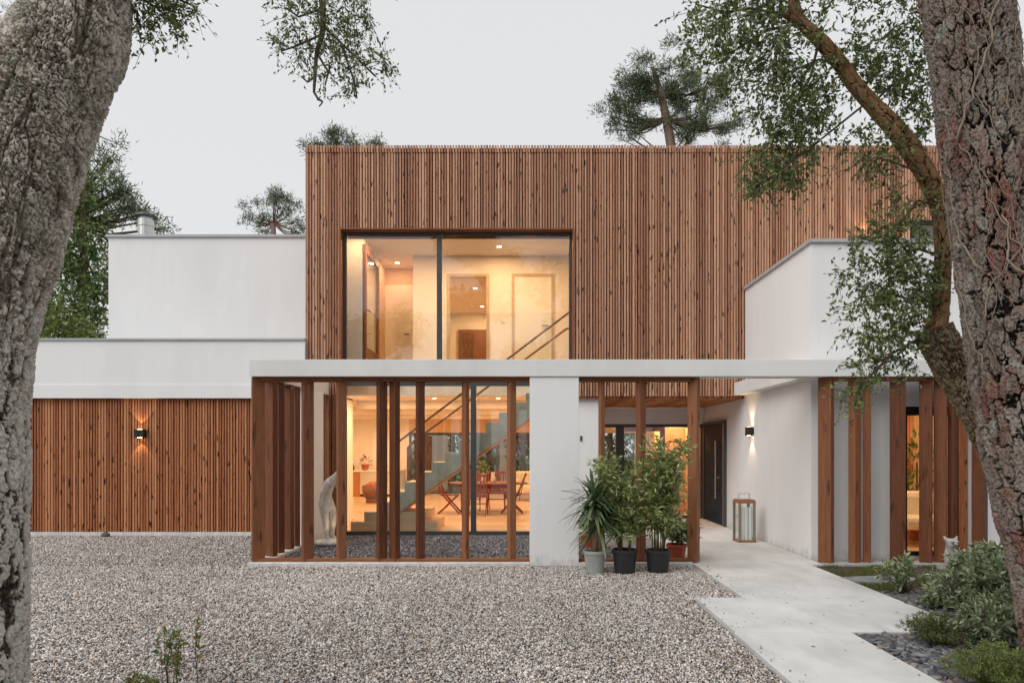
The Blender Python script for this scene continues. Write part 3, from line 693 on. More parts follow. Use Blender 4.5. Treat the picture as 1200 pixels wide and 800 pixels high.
for x, y in ((-3.0, 14.3), (-1.84, 14.3), (-0.5, 14.3), (-4.6, 16.4), (-2.6, 16.4), (-0.6, 16.4), (-5.6, 18.8), (-3.6, 18.8), (-1.4, 18.8), (-5.6, 21.6), (-4.2, 21.6), (-2.0, 21.6), (0.3, 21.0), (0.4, 18.6)):  # extra spotlights among these, added to light the room walls
    downlight(x, y, 2.618, E3, 'round ceiling spotlight of the ground floor living room, many added to light its walls', 'living room spotlights')
for x, y in ((2.6, 16.0), (3.6, 16.0), (2.6, 19.0)):
    downlight(x, y, 2.518, E2, 'round spotlight in the ceiling behind the entrance glazing', 'entrance spotlights')
for x in (5.0, 6.0, 7.0):
    downlight(x, 10.7, 2.598, 13, 'round spotlight in the ceiling of the room behind the right hand timber fins', 'side room spotlights')

def wall_lamp(loc, rz, label, e=5.5, up=True, down=True):
    o = empty('wall_lamp', loc, rz, label=label, cat='wall lamp', group='up and down wall lamps')
    MB().box(-0.09, 0.09, -0.012, 0.0, -0.06, 0.06).build('mounting_plate', M['black'], o)
    MB().box(-0.085, -0.006, -0.10, -0.0125, -0.072, 0.072).box(0.006, 0.085, -0.10, -0.0125, -0.072, 0.072).box(-0.006, 0.006, -0.095, -0.0125, -0.068, 0.068).build('housing', M['black'], o, bevel=0.003)
    for sgn in (1, -1):
        if (sgn > 0 and not up) or (sgn < 0 and not down): continue
        MB().box(-0.035, 0.035, -0.08, -0.04, 0.0735*sgn - 0.001, 0.0735*sgn + 0.001).build('diffuser', M['lamp'], o)
        l = bpy.data.lights.new('lamp_beam', 'SPOT'); l.energy = e; l.color = (1.0, 0.70, 0.40); l.spot_size = R(76); l.spot_blend = 0.25; l.shadow_soft_size = 0.012
        b = bpy.data.objects.new('lamp_beam', l); COL.objects.link(b); b.parent = o
        b.location = (0, -0.075, 0.085*sgn); b.rotation_euler = (R(180) if sgn > 0 else 0, 0, 0)
    return o
wall_lamp((PXm(166, 12.272), 12.27, 1.83), 0, 'black up and down lamp glowing on the garage timber battens')
wall_lamp((VX-0.001, 11.87, 1.86), R(-90), 'black up and down lamp glowing on the white wall above the lantern')
wall_lamp((PXm(1011, 12.26), 12.258, 5.27), 0, 'lamp on the timber box just above the white roof, half hidden by leaves', 5)

# ------------------------------------------------------------------ pergola screen
per = empty('pergola', (0, 9.18, 0), label='white pergola frame with tall irregular timber fins in front of the house', cat='pergola')
TP = Matrix.Translation((0, -9.18, 0))
def pp(mb, name, mat, bevel=0.004):
    o = mb.build(name, mat, per, bevel=bevel); o.data.transform(TP); return o
BZ0, BZ1 = 2.512, 2.735
pp(MB().box(-3.61, 6.7, 9.03, 9.33, BZ0, BZ1), 'beam', M['white2'])
pp(MB().box(-3.61, -3.45, 9.332, 12.18, BZ0, BZ1), 'beam', M['white2'])
pp(MB().box(3.80, 3.997, 9.332, 12.24, BZ0, BZ1), 'beam', M['white2'])
pp(MB().box(0.10, 0.75, 9.05, 9.31, 0.0, BZ0-0.002), 'pillar', M['white'])
pp(MB().box(-3.62, -3.44, 10.95, 11.82, 0.0, BZ0-0.002), 'pillar', M['white'])
pp(MB().box(-3.63, 0.098, 9.04, 9.32, -0.03, 0.045).box(0.752, 2.27, 9.04, 9.32, -0.03, 0.045), 'kerb', M['white2'])
pp(MB().box(-3.63, -3.43, 9.322, 12.25, -0.03, 0.045), 'kerb', M['white2'])
pp(MB().box(-3.56, 0.097, 9.12, 9.24, 0.046, 0.085).box(0.753, 2.26, 9.12, 9.24, 0.046, 0.085), 'bottom_rail', M['trim'])
pp(MB().box(-3.56, 0.097, 9.12, 9.24, BZ0-0.06, BZ0-0.001).box(0.753, 2.26, 9.12, 9.24, BZ0-0.06, BZ0-0.001), 'top_rail', M['trim'])
pp(MB().box(4.08, 6.6, 9.14, 9.24, BZ0-0.05, BZ0-0.001), 'top_rail', M['trim'])
pp(MB().box(4.02, 6.7, 9.04, 9.38, -0.05, 0.03), 'kerb', M['stone'])
A_, B_ = 0.09, 0.155
def fin(px0, px1, D=9.18, sgn=1, z0=0.046, z1=BZ0-0.003):
    w_ = (px1 - px0)*D/F; th = 28 + (int(px0*7) % 17); a, b = w_*0.80, w_*0.56
    k = w_/(a*math.cos(R(th)) + b*math.sin(R(th))); a *= k; b *= k; best = th
    x = PXm((px0 + px1)/2, D)
    o = MB().obox((0, 0, (z0+z1)/2), a, b, z1 - z0, R(best)*sgn).build('post', M['timber'], per, bevel=0.004)
    o.location = (x, D - 9.18, 0); return o
for a, b, s in ((294,311,1),(353,368,1),(394,406,1),(441,454,1),(456,469,-1),(487,498,1),(541,550,-1),(594,605,1),(701,709,1),(745,757,1),(805.5,820,-1)):
    fin(a, b, 9.18, s)
for a, b, s in ((959,977,-1),(994,1009.5,1),(1010.5,1021,-1),(1042,1062,-1),(1077,1093,-1),(1094,1110,-1),(1110.5,1122,1),(1139,1157,1)):
    fin(a, b, 9.19, s, 0.032)
for D, ang in ((9.62, 62), (9.95, 40), (10.3, 75), (10.62, 50)):         # fins along the left return
    o = MB().obox((0, 0, 1.28), A_, B_, 2.46, R(ang)).build('post', M['timber'], per, bevel=0.004); o.location = (-3.535, D - 9.18, 0)
for a, b, s in ((374,381,1),(382,388,-1),(389,396,1)):
    fin(a, b, 12.1, s)
# jamb beside the right window, its warm lit face put into the board's colour
HB().box(PXm(1123.5, VF), PXm(1132, VF), VF-0.04, VF-0.002, 0.06, 2.5).build('lit_jamb_board', M['slat2'])

# ------------------------------------------------------------------ foliage helpers
def unit(v): return v / (np.linalg.norm(v, axis=-1, keepdims=True) + 1e-9)
def leaf_mesh(pos, d, L, W, seed=0, fold=0.25, up=0.4):
    """folded two-face leaves: base, left, tip, right; L and W per leaf"""
    r = np.random.default_rng(seed); n = len(pos); d = unit(d)
    nrm = unit(r.normal(size=(n, 3)) * (1-up) + np.array([0, 0, 1.0]) * up * 1.6)
    s = unit(np.cross(d, nrm)); nn = np.cross(s, d)
    L = np.broadcast_to(L, (n,))[:, None]; W = np.broadcast_to(W, (n,))[:, None]
    mid = pos + d * L * 0.45
    V = np.stack([pos, mid + s*W*0.5 + nn*W*fold, pos + d*L - nn*L*0.08, mid - s*W*0.5 + nn*W*fold], 1).reshape(-1, 3)
    i = (np.arange(n) * 4)[:, None]
    Fc = np.concatenate([i + np.array([[0, 1, 2]]), i + np.array([[0, 2, 3]])], 0)
    return V, Fc
def sprays(starts, dirs, length, nl, seed, droop=0.25, spread=0.9, jitter=0.012):
    """leaves set along short curved twigs; returns leaf positions, directions and the twig polylines"""
    r = np.random.default_rng(seed); n = len(starts); d = unit(dirs); length = np.broadcast_to(length, (n,))
    t = (np.arange(nl) + 0.5) / nl
    dr = np.array([0, 0, -1.0])
    bend = unit(r.normal(size=(n, 3)))
    pos = starts[:, None] + d[:, None]*(t[None, :, None]*length[:, None, None]) + (dr*droop + bend*0.25)[:, None]*((t**2)[None, :, None]*length[:, None, None])
    ld = unit(d[:, None] + spread*r.normal(size=(n, nl, 3)) + dr*droop)
    tw = np.stack([starts, starts + d*length[:, None]*0.5 + (dr*droop+bend*0.25)*0.25*length[:, None], starts + d*length[:, None] + (dr*droop+bend*0.25)*length[:, None]], 1)
    return (pos + r.normal(0, jitter, pos.shape)).reshape(-1, 3), ld.reshape(-1, 3), tw
def twig_mesh(tws, r0, r1=None):
    """three-sided thin tubes along polylines (n, k, 3)"""
    n, k, _ = tws.shape; r1 = r1 or r0*0.4
    d = unit(tws[:, -1] - tws[:, 0]); s = unit(np.cross(d, np.array([0.3, 0.5, 0.81]))); u = np.cross(d, s)
    rad = np.linspace(r0, r1, k)
    V = np.stack([tws + (s*math.cos(a) + u*math.sin(a))[:, None]*rad[None, :, None] for a in (0, 2.094, 4.189)], 2)   # n,k,3,3
    base = (np.arange(n)*k*3)[:, None]; f = []
    for j in range(k-1):
        for a in range(3):
            b = (a+1) % 3; f.append(base + np.array([[j*3+a, j*3+b, (j+1)*3+b, (j+1)*3+a]]))
    return V.reshape(-1, 3), np.concatenate(f, 0)
def ball_pts(n, c, r, seed, flat=(1,1,1), shell=0.0):
    q = np.random.default_rng(seed); v = unit(q.normal(size=(n, 3))); rad = q.uniform(shell, 1, (n, 1))**(1/3)
    return np.array(c) + v*rad*r*np.array(flat), v
def rough_tube(path, radii, nu, step, mat, name, parent, kind, seed, amp, tile):
    """trunk along a polyline (world metres) with real bark relief"""
    pts = np.array([tuple(p) for p in path], float); rad = np.array(radii, float)
    seg = np.r_[0, np.cumsum(np.linalg.norm(np.diff(pts, axis=0), axis=1))]
    nv = max(8, int(seg[-1]/step)); t = np.linspace(0, seg[-1], nv)
    c = np.stack([np.interp(t, seg, pts[:, i]) for i in range(3)], 1); rr = np.interp(t, seg, rad)
    kk = max(3, int(0.18/step)) | 1; ker = np.hanning(kk+2)[1:-1]; ker /= ker.sum()
    pad = kk//2
    c = np.stack([np.convolve(np.pad(c[:, i], pad, mode='reflect', reflect_type='odd'), ker, 'valid') for i in range(3)], 1)
    rr = np.convolve(np.pad(rr, pad, mode='edge'), ker, 'valid')
    tan = unit(np.gradient(c, axis=0)); ref = np.array([0, 1.0, 0.0]); s = unit(np.cross(tan, ref)); u = np.cross(s, tan)
    a = np.linspace(0, 2*np.pi, nu, endpoint=False) + 0.5*np.pi
    A, T = np.meshgrid(a, t); Rr = np.repeat(rr[:, None], nu, 1)
    nrm = (s[:, None]*np.cos(A)[..., None] + u[:, None]*np.sin(A)[..., None]).reshape(-1, 3)
    base = np.repeat(c[:, None], nu, 1).reshape(-1, 3) + nrm*Rr.reshape(-1, 1)
    ring = (A - np.pi*0.5).ravel() * float(np.mean(rr)); L = T.ravel()
    q = base*3.0 + seed
    wu = fbm(q*1.3, 3, seed)*0.10; wv = fbm(q*1.3 + 9, 3, seed+1)*0.14
    def sstep(x, lo, hi):
        t_ = np.clip((x - lo)/(hi - lo), 0, 1); return t_*t_*(3 - 2*t_)
    wob = lambda k, f1, f2, o: fbm(np.stack([ring/tile*f1, L/tile*f2, L*0 + k], 1), o, seed+20+k)
    def flakes(u_, v_, k):                 # tilted scales: step edge on one side, sharp gaps between
        o_ = [np.zeros(len(u_)), np.zeros(len(u_))]; d1, d2, cid = worley(u_, v_, seed+k, o_)
        tx = np.cos(cid*40); ty = np.sin(cid*57)
        return sstep(d2 - d1, 0.02, 0.11), np.clip(0.5 + (o_[0]*tx + o_[1]*ty)*0.45 + (cid*7 % 1 - 0.5)*0.9, 0, 1), cid
    gx, gy = wob(1, 1.6, 1.0, 3), wob(2, 1.4, 1.1, 3); hx, hy = wob(3, 6, 4, 2), wob(4, 6, 4, 2)
    grit = fbm(np.stack([ring/tile*9, L/tile*6, L*0], 1), 3, seed+30)
    if kind == 'plates':
        e, tl, cid = flakes(ring/tile + gx*0.55 + hx*0.14, (L + ring*0.3)/(tile*3.6) + gy*0.30 + hy*0.08, 0)
        e2, tl2, cid2 = flakes(ring/tile*2.4 + gx*0.7 + hx*0.3, L/tile*0.8 + gy*0.6 + hy*0.25, 3)
        ridge = np.clip(e*(0.42 + 0.30*tl + 0.14*tl2*e2 + 0.07*e2 + 0.20*grit), 0, 1); cell = cid*0.5 + cid2*0.5
    else:
        up_ = sstep(base[:, 2], 1.2, 3.4)            # small flakes high up, larger smoother plates lower down
        sl = L*0.85 - ring*0.40
        e, tl, cid = flakes((ring + L*0.25)/tile*0.85 + gx*0.9 + hx*0.22, sl/tile*0.62 + gy*0.7 + hy*0.16, 0)
        e2, tl2, cid2 = flakes((ring + L*0.35)/tile*1.7 + gx*1.6 + hx*0.9, sl/tile*4.3 + gy*1.8 + hy*1.0, 3)
        e3, tl3, cid3 = flakes((ring + L*0.10)/0.135 + gx*0.5 + hx*0.12, L/0.62 + gy*0.35 + hy*0.08, 11)
        e3 = 1 - (1 - e3)*(1 - up_*0.75)
        fis = sstep(np.abs(wob(6, 0.75, 0.13, 4)), 0.0, 0.075)*(0.35 + 0.65*sstep(np.abs(wob(7, 1.6, 0.7, 4)), 0.0, 0.06))
        lo_ = 0.14 + 0.30*e*tl + 0.26*e + 0.12*e2*tl2 + 0.08*e2 + 0.22*grit
        hi_ = 0.10 + 0.14*e*tl + 0.08*e + 0.42*e2*tl2 + 0.22*e2 + 0.24*grit
        ridge = np.clip((0.12 + 0.88*e3)*(0.35 + 0.65*fis)*(lo_*(1-up_) + hi_*up_)*1.08, 0, 1); cell = cid
    big = fbm(base*1.6, 3, seed+8)*0.045*Rr.ravel()/0.3
    V = base + nrm*((ridge - 0.75)*amp*np.clip(Rr.ravel()/0.12, 0.25, 1) + big)[:, None]
    i = np.arange(nv-1)[:, None]*nu; j = np.arange(nu)[None]; j2 = (j+1) % nu
    Fc = np.stack([i+j, i+j2, i+nu+j2, i+nu+j], -1).reshape(-1, 4)
    return np_obj(name, V, Fc, mat, parent, False, {'ridge': ridge, 'cell': cell}), V

def pxpath(lst, D):
    return [P(a, b, d if d else D) for a, b, r, d in [(l + (None,))[:4] for l in lst]], [l[2]*(l[3] if len(l) > 3 else D)/F*(0.965 if abs(l[0]-PX0) > 400 else 1.0)/math.sqrt(1 + ((l[0]-PX0)/F)**2) for l in lst]

# ------------------------------------------------------------------ big cork oak on the left
oakL = empty('cork_oak', (0,0,0), label='thick leaning cork oak with deeply furrowed grey bark at the left edge', cat='tree')
D1 = 3.6
pth, rad = pxpath([(-42,880,92),(-36,820,78),(-35,740,74),(-32,640,75),(-29,540,74),(-27,470,73),(-22,400,74),(-12,330,78),(4,270,83),(14,220,82),(27,160,80),(45,115,78),(65,80,75),(82,45,72),(90,10,66),(96,-40,62),(110,-130,56)], D1)
rough_tube(pth, rad, 640, 0.0045, M['cork'], 'trunk', oakL, 'cork', 3, 0.034, 0.088)
pth, rad = pxpath([(40,105,40),(10,92,30),(-40,60,26),(-120,0,24),(-230,-90,18)], D1)
rough_tube(pth, rad, 160, 0.012, M['cork'], 'limb', oakL, 'cork', 9, 0.04, 0.06)
pth, rad = pxpath([(100,-80,30,3.7),(190,-150,22,4.1),(300,-130,15,4.5),(372,-70,9,4.6),(378,0,4,4.6),(379,40,3.2,4.6),(371,58,2.4,4.6),(369,90,2.2,4.6),(368,108,1.6,4.6)], 4.0)
rough_tube(pth, rad, 60, 0.015, M['twig'], 'limb', oakL, 'cork', 12, 0.012, 0.06)
tw = MB()
for seq in (((369,90),(360,96),(353,90)), ((368,108),(372,115),(378,120),(374,125)), ((372,116),(378,119)), ((379,40),(345,55),(330,60)), ((378,30),(420,70),(440,90)), ((400,52),(415,95),(418,112)), ((370,60),(385,85),(381,100)), ((378,10),(350,20),(335,10)),
            ):
    tw.tube([P(a, b, 4.6) for a, b in seq], [0.009 - 0.006*i/len(seq) for i in range(len(seq))], 6)
tw.build('twigs', M['twig'], oakL); tw = MB()
for seq in (((96,-30),(150,-10),(185,10),(205,30)), ((130,-18),(160,15),(165,35)), ((150,-10),(200,-5),(228,8))):
    tw.tube([P(a, b, 4.6 if a > 240 else 3.75) for a, b in seq], [0.009 - 0.006*i/len(seq) for i in range(len(seq))], 6)
tw.build('twigs', M['twig'], oakL)
def blob_leaves(blobs, Dd, seed, L, W, spr_len=0.22, nl=11, dens=1.0, droop=0.3, depth=1.0):
    P_, D_, T_ = [], [], []
    for i, bl in enumerate(blobs):
        px, py, rp, n = bl[:4]; D = bl[4] if len(bl) > 4 else Dd
        fl = bl[5] if len(bl) > 5 else 1.0            # height / width of the blob
        st, v = ball_pts(max(2, int(n*dens)), P(px, py, D), rp*D/F*0.85, seed + i*13, (1, depth, fl))
        dd = v*0.8 + np.random.default_rng(seed+i).normal(0, 0.6, v.shape)
        a, b, c = sprays(st, dd, np.random.default_rng(i+seed).uniform(0.5, 1.2, len(st))*spr_len, nl, seed+i, droop)
        P_.append(a); D_.append(b); T_.append(c)
    P_, D_, T_ = np.concatenate(P_), np.concatenate(D_), np.concatenate(T_)
    k = np.random.default_rng(seed).uniform(0.65, 1.2, len(P_))
    return leaf_mesh(P_, D_, L*k, W*k, seed), T_
def crown(parent, blobs, D, seed, L, W, mat, name='crown', twr=0.0025, **k):
    (V, Fc), T = blob_leaves(blobs, D, seed, L, W, **k)
    o = np_obj(name, V, Fc, mat, parent)
    if twr:
        V2, F2 = twig_mesh(T, twr); np_obj('twigs', V2, F2, M['twig'], parent)
    return o
crown(oakL, [(352,18,24,34,4.6),(400,20,24,34,4.6),(420,45,22,30,4.6),(395,50,20,24,4.6),(372,35,24,22,4.6),(345,58,16,14,4.6),(330,55,8,6,4.6),(352,62,12,9,4.6),(424,75,20,24,4.6),(412,95,12,14,4.6),(415,112,6,4,4.6),(446,70,8,8,4.6),(452,84,6,4,4.6),(380,92,9,6,4.6),(382,75,14,10,4.6),(430,20,10,8,4.6),(340,-10,28,30,4.6),(410,-15,36,40,4.6)], 4.6, 21, 0.032, 0.015, M['oak_leaf'], spr_len=0.13, nl=9)
crown(oakL, [(160,-5,18,24,3.75),(185,5,20,30,3.75),(172,28,13,14,3.75),(200,20,14,14,3.75),(205,-8,24,30,3.75),(222,2,8,6,3.75),(212,35,6,4,3.75),(182,42,6,4,3.75)], 4.6, 21, 0.032, 0.015, M['oak_leaf'], spr_len=0.13, nl=9)

# ------------------------------------------------------------------ pine trunk on the right, with ivy stems
pineR = empty('pine_tree', (0,0,0), label='big pine trunk with plated reddish bark and dry ivy stems at the right edge', cat='tree')
D2 = 4.35
pc = [(1283,850,95),(1273,805,82),(1263,760,74),(1253,720,72),(1246,680,70),(1236,630,68),(1222,580,66),(1213,540,65.5),(1203,490,65),(1193,440,64),(1186,400,63),(1180,350,62),(1174,300,62),(1167,250,60),(1160,200,59),(1152,150,58.5),(1145,100,58),(1140,50,57.5),(1134,0,57),(1128,-60,56),(1118,-170,54)]
pth, rad = pxpath(pc, D2)
rough_tube(pth, rad, 560, 0.0050, M['pinebark'], 'trunk', pineR, 'plates', 5, 0.055, 0.075)
iv = MB(); r = random.Random(4)
seg = np.array([[*p] for p in pth]); zz = seg[:, 2]
def on_trunk(z, ang, off=0.012):
    i = np.interp(z, zz, np.arange(len(zz))); c = [np.interp(i, np.arange(len(zz)), seg[:, k]) for k in range(3)]; q = np.interp(i, np.arange(len(zz)), rad)
    return Vector((c[0] + (q+off)*math.sin(ang), c[1] - (q+off)*math.cos(ang), z))
for k in range(26):
    z = r.uniform(1.6, 3.6); a = r.uniform(-1.3, 1.0); pts, ra = [], []
    n_ = r.randint(10, 26); drift = r.uniform(-0.10, 0.10)
    r0 = r.choice((0.0025, 0.003, 0.0035, 0.005, 0.008))
    for i in range(n_):
        pts.append(on_trunk(z, a, 0.010 + r.uniform(0, 0.012))); z += r.uniform(0.03, 0.07); a += drift + r.uniform(-0.12, 0.12); ra.append(r0*(1 - 0.6*i/n_))
    iv.tube(pts, ra, 6)
iv.build('ivy_stems', M['ivy_stem'], pineR, smooth=True)
tw = MB()
(V, Fc), T = blob_leaves([(1125,-120,110,120,4.6),(1010,-130,90,90,4.7),(1190,-150,90,60,4.4)], 4.5, 77, 0.09, 0.006, spr_len=0.25, nl=16)
np_obj('crown', V, Fc, M['pine_leaf'], pineR)

# ------------------------------------------------------------------ second oak: stripped branch rising behind the pine
oakR = empty('oak_tree', (0,0,0), label='oak with an orange stripped branch and small leaves behind the pine trunk', cat='tree')
D3 = 5.1
pth, rad = pxpath([(1265,790,46),(1248,700,42),(1215,610,38),(1178,530,36),(1148,478,34),(1120,432,30),(1098,396,27),(1094,384,24)], D3)
rough_tube(pth, [q_*0.92 for q_ in rad], 260, 0.008, M['mossy'], 'trunk', oakR, 'cork', 15, 0.045, 0.06)
pth, rad = pxpath([(1094,396,20),(1100,370,16.5),(1103,340,15.5),(1106,300,15),(1104,262,15),(1098,232,15.5),(1086,204,17),(1068,176,17.5),(1046,147,16),(1022,122,13),(1003,102,11.5),(985,75,11.5),(962,48,11.5),(940,28,9.5),(922,17,6),(913,16,3.5)], D3)
rough_tube(pth, [q_*0.78 for q_ in rad], 200, 0.006, M['stripped'], 'limb', oakR, 'plates', 25, 0.024, 0.05)
pth, rad = pxpath([(940,26,6),(931,12,6.5),(929,-20,6),(925,-60,5),(900,-120,4)], D3)
rough_tube(pth, rad, 60, 0.012, M['stripped'], 'limb', oakR, 'plates', 27, 0.012, 0.04)
tw = MB()
for seq in (((985,75),(960,70),(925,85),(900,95)), ((1003,102),(1010,125),(985,145),(960,165),(930,185)), ((1022,122),(1045,100),(1070,88)), ((960,47),(950,90),(935,120)), ((940,28),(900,35),(860,60),(835,70)),
            ((1103,300),(1070,290),(1040,285),(1010,280)), ((1100,350),(1075,355),(1050,345),(1020,330)), ((1094,390),(1070,400),(1045,415),(1020,430)), ((1100,330),(1080,320),(1060,290),(1035,265)), ((1086,204),(1060,195),(1030,185)), ((915,17),(880,10),(850,15),(815,5)),
            ((960,165),(920,195),(895,215)), ((1045,415),(1010,450),(1000,470)), ((1098,240),(1075,235),(1060,255),(1050,265))):
    tw.tube([P(a, b, D3 + 0.04*((i*7) % 3 - 1)) for i, (a, b) in enumerate(seq)], [0.011 - 0.0075*i/len(seq) for i in range(len(seq))], 6)
tw.build('twigs', M['twig'], oakR)
bl = [(830,10,28,22),(820,45,20,12),(815,65,10,4),(850,40,28,22),(835,85,22,12),(870,15,28,26),(880,60,30,24),(860,95,20,10),(905,30,28,26),(900,80,26,22),(935,75,26,24),(930,110,28,28),(905,120,22,14),(950,130,24,24),(920,150,26,28),(945,160,24,24),(900,165,18,14),(885,195,16,16),(900,212,16,18),(920,190,22,24),(940,195,14,10),(890,222,12,10),(930,215,8,6),(960,150,16,10),(965,95,18,12),(910,55,20,16),
      (1000,60,16,12),(1030,55,22,18),(1055,70,22,20),(1070,95,20,18),(1040,90,22,22),(1015,80,14,12),(1075,125,16,14),(1058,115,16,10),(1085,75,12,10),(1000,55,14,8),(1085,150,12,6),(975,110,10,6),(1010,170,20,10),(1035,175,20,12),(1020,195,14,8),(1055,160,12,6),(1025,205,8,4),(995,160,12,5),
      (1060,25,20,10),(1050,5,22,12),(1075,40,14,6),(980,0,16,8),(950,5,14,8),(1000,-20,40,26),(870,-25,50,50),(920,-30,40,34),
      (1030,270,16,10),(1055,262,16,12),(1075,248,14,10),(1062,225,14,6),(1050,240,8,4),(1020,295,22,18),(1050,300,24,26),(1080,300,18,18),(1005,320,16,9),(990,325,8,4),(1035,325,24,28),(1065,335,22,24),(1085,330,14,12),(1020,350,20,18),(1050,360,24,26),(1075,365,18,16),(1005,375,14,8),(1015,395,14,9),(1040,390,20,18),(1060,395,14,12),(1030,418,18,14),(1055,418,16,10),(1010,425,12,7),(1065,432,8,4),(1000,445,10,5),(990,462,9,5),(1006,468,8,4),(1018,445,9,4)]
crown(oakR, bl, D3, 41, 0.045, 0.022, M['oak_leaf'], spr_len=0.16, nl=9, dens=1.5, depth=1.6)

# ------------------------------------------------------------------ trees behind the house and behind the viewer
def pine(label, D, trunk, blobs, seed, needle=0.30, per=13, group=None, mat='pine_leaf', nw=0.03):
    needle *= 0.62; per = int(per*0.8); q_ = np.random.default_rng(seed)
    blobs = [(a + q_.normal()*c*0.62, b + q_.normal()*c*0.5, c*q_.uniform(0.28, 0.52), max(3, int(n*0.55))) for a, b, c, n in blobs for _ in range(4)]
    o = empty('pine_tree', (0,0,0), label=label, cat='tree', group=group)
    pth, rad = pxpath(trunk, D); b = MB().tube(pth, rad, 10)
    top = pth[-1]; pos, dirs = [], []
    r = np.random.default_rng(seed)
    for i, (px, py, rp, n) in enumerate(blobs):
        c = P(px, py, D) + Vector((0, r.uniform(-1, 1)*rp*D/F, 0))
        j = int(np.argmin([abs(p.z - (c.z - rp*D/F*0.8)) for p in pth])); a = pth[j]
        mid = a.lerp(c, 0.5) + Vector((0, 0, -0.12*(c - a).length))
        b.tube([a, mid, c], [max(0.012, rad[j]*0.28), max(0.010, rad[j]*0.18), 0.008], 6)
        st, v = ball_pts(n, c, rp*D/F, seed + i*5, (1, 1, 0.75), 0.1)
        for q in range(0, n, 3):
            b.tube([c, Vector(st[q])], [0.012, 0.006], 4, False)
        for q, vv in zip(st, v):
            tip = unit(np.array([vv[0]*0.8, vv[1]*0.8, 0.5])) ; k = r.normal(size=(per, 3))*0.8 + tip*0.8
            pos.append(np.repeat(q[None], per, 0) + r.normal(0, 0.11, (per, 3))); dirs.append(k)
    b.build('trunk', M['bark_far'], o, smooth=True)
    pos, dirs = np.concatenate(pos), np.concatenate(dirs)
    V, Fc = leaf_mesh(pos, dirs, needle*r.uniform(0.6, 1.1, len(pos)), nw, seed, 0.1, 0.1)
    np_obj('crown', V, Fc, M[mat], o); return o
pine('tall pine with a slanting trunk rising behind the timber box', 27, [(812,520,9),(800,300,7.5),(788,180,6),(781,140,5),(775,110,4),(765,80,2)],
     [(765,75,16,26),(735,95,18,30),(755,98,17,30),(785,90,18,34),(815,100,18,36),(735,142,14,20),(760,146,12,16),(790,148,13,18),(810,140,14,20),(718,132,12,16),(725,115,16,30),(745,122,18,30),(770,118,16,24),(800,118,18,26),(830,112,18,34),(840,95,14,20),(722,150,9,9),(735,160,8,7),(830,145,18,30),(820,160,16,24),(845,158,14,20),(800,85,16,22),(745,140,10,8),(865,140,14,14)], 3, 0.42, 15)
pine('pine top just showing over the left corner of the timber box', 30, [(390,560,6),(392,300,5),(396,190,3)], [(360,175,9,9),(375,172,10,12),(390,160,9,14),(398,168,12,18),(412,165,8,10),(420,172,12,16),(440,172,8,9),(445,168,5,4),(395,155,6,7)], 5, 0.42, 15)
pine('small round pine showing over the white upper volume', 34, [(322,560,5),(322,320,4),(320,262,3)], [(300,250,12,18),(318,240,14,24),(336,246,13,22),(350,255,10,14),(290,262,9,10),(310,262,12,14),(342,266,12,14),(325,232,9,12),(355,268,8,8)], 8, 0.40, 15)
pine('pine with drooping limbs behind the chimney', 19, [(40,600,14),(50,380,11),(60,250,9),(66,120,7),(68,30,5)], [(115,190,16,14),(140,215,16,16),(125,235,18,20),(150,235,14,14),(160,250,12,12),(180,262,12,9),(110,210,14,14),(100,175,10,10),(120,180,8,6),(135,255,16,14),(105,235,16,22),(195,268,7,4),(20,40,18,16),(10,70,16,14),(28,70,12,8),(8,20,14,14),(0,95,14,8),(28,20,9,5),(60,-20,40,50)], 13, 0.36, 13)
def leafy(name, label, D, trunk, blobs, seed, L, W, mat, group=None, n_l=9, dens=1, spr=0.5):
    o = empty(name, (0,0,0), label=label, cat='tree' if 'tree' in name else 'shrub', group=group)
    pth, rad = pxpath(trunk, D); b = MB().tube(pth, rad, 8)
    for px, py, rp, n in blobs:
        c = P(px, py, D); j = int(np.argmin([abs(p.z - (c.z - rp*D/F)) for p in pth])); b.tube([pth[j], c], [rad[j]*0.5, 0.012], 5)
    b.build('trunk', M['bark_far'], o, smooth=True)
    crown(o, blobs, D, seed, L, W, M[mat], twr=0, spr_len=spr, nl=n_l, dens=dens, depth=1.0); return o
leafy('leafy_tree', 'dense dark green tree filling the gap left of the white upper volume', 18.5, [(95,600,8),(96,400,7),(98,300,5),(98,200,3)],
      [(70,215,26,60),(92,270,26,70),(80,320,26,70),(108,345,20,60),(90,380,26,70),(85,210,26,40),(110,225,22,36),(75,240,22,34),(100,255,26,50),(85,280,26,50),(115,285,20,40),(70,300,20,36),(100,310,26,56),(85,335,26,56),(115,330,18,40),(105,360,24,50),(80,370,24,50),(60,330,18,30),(100,390,26,40)], 17, 0.13, 0.065, 'bg_leaf', spr=0.5)
leafy('leafy_bush', 'bright green bush behind the garage parapet', 15.6, [(80,620,5),(80,480,4),(80,400,3)], [(66,375,16,30),(80,385,16,30),(95,385,13,26),(108,390,9,14),(72,395,16,26),(62,360,8,12)], 19, 0.12, 0.06, 'heath_leaf', spr=0.3)
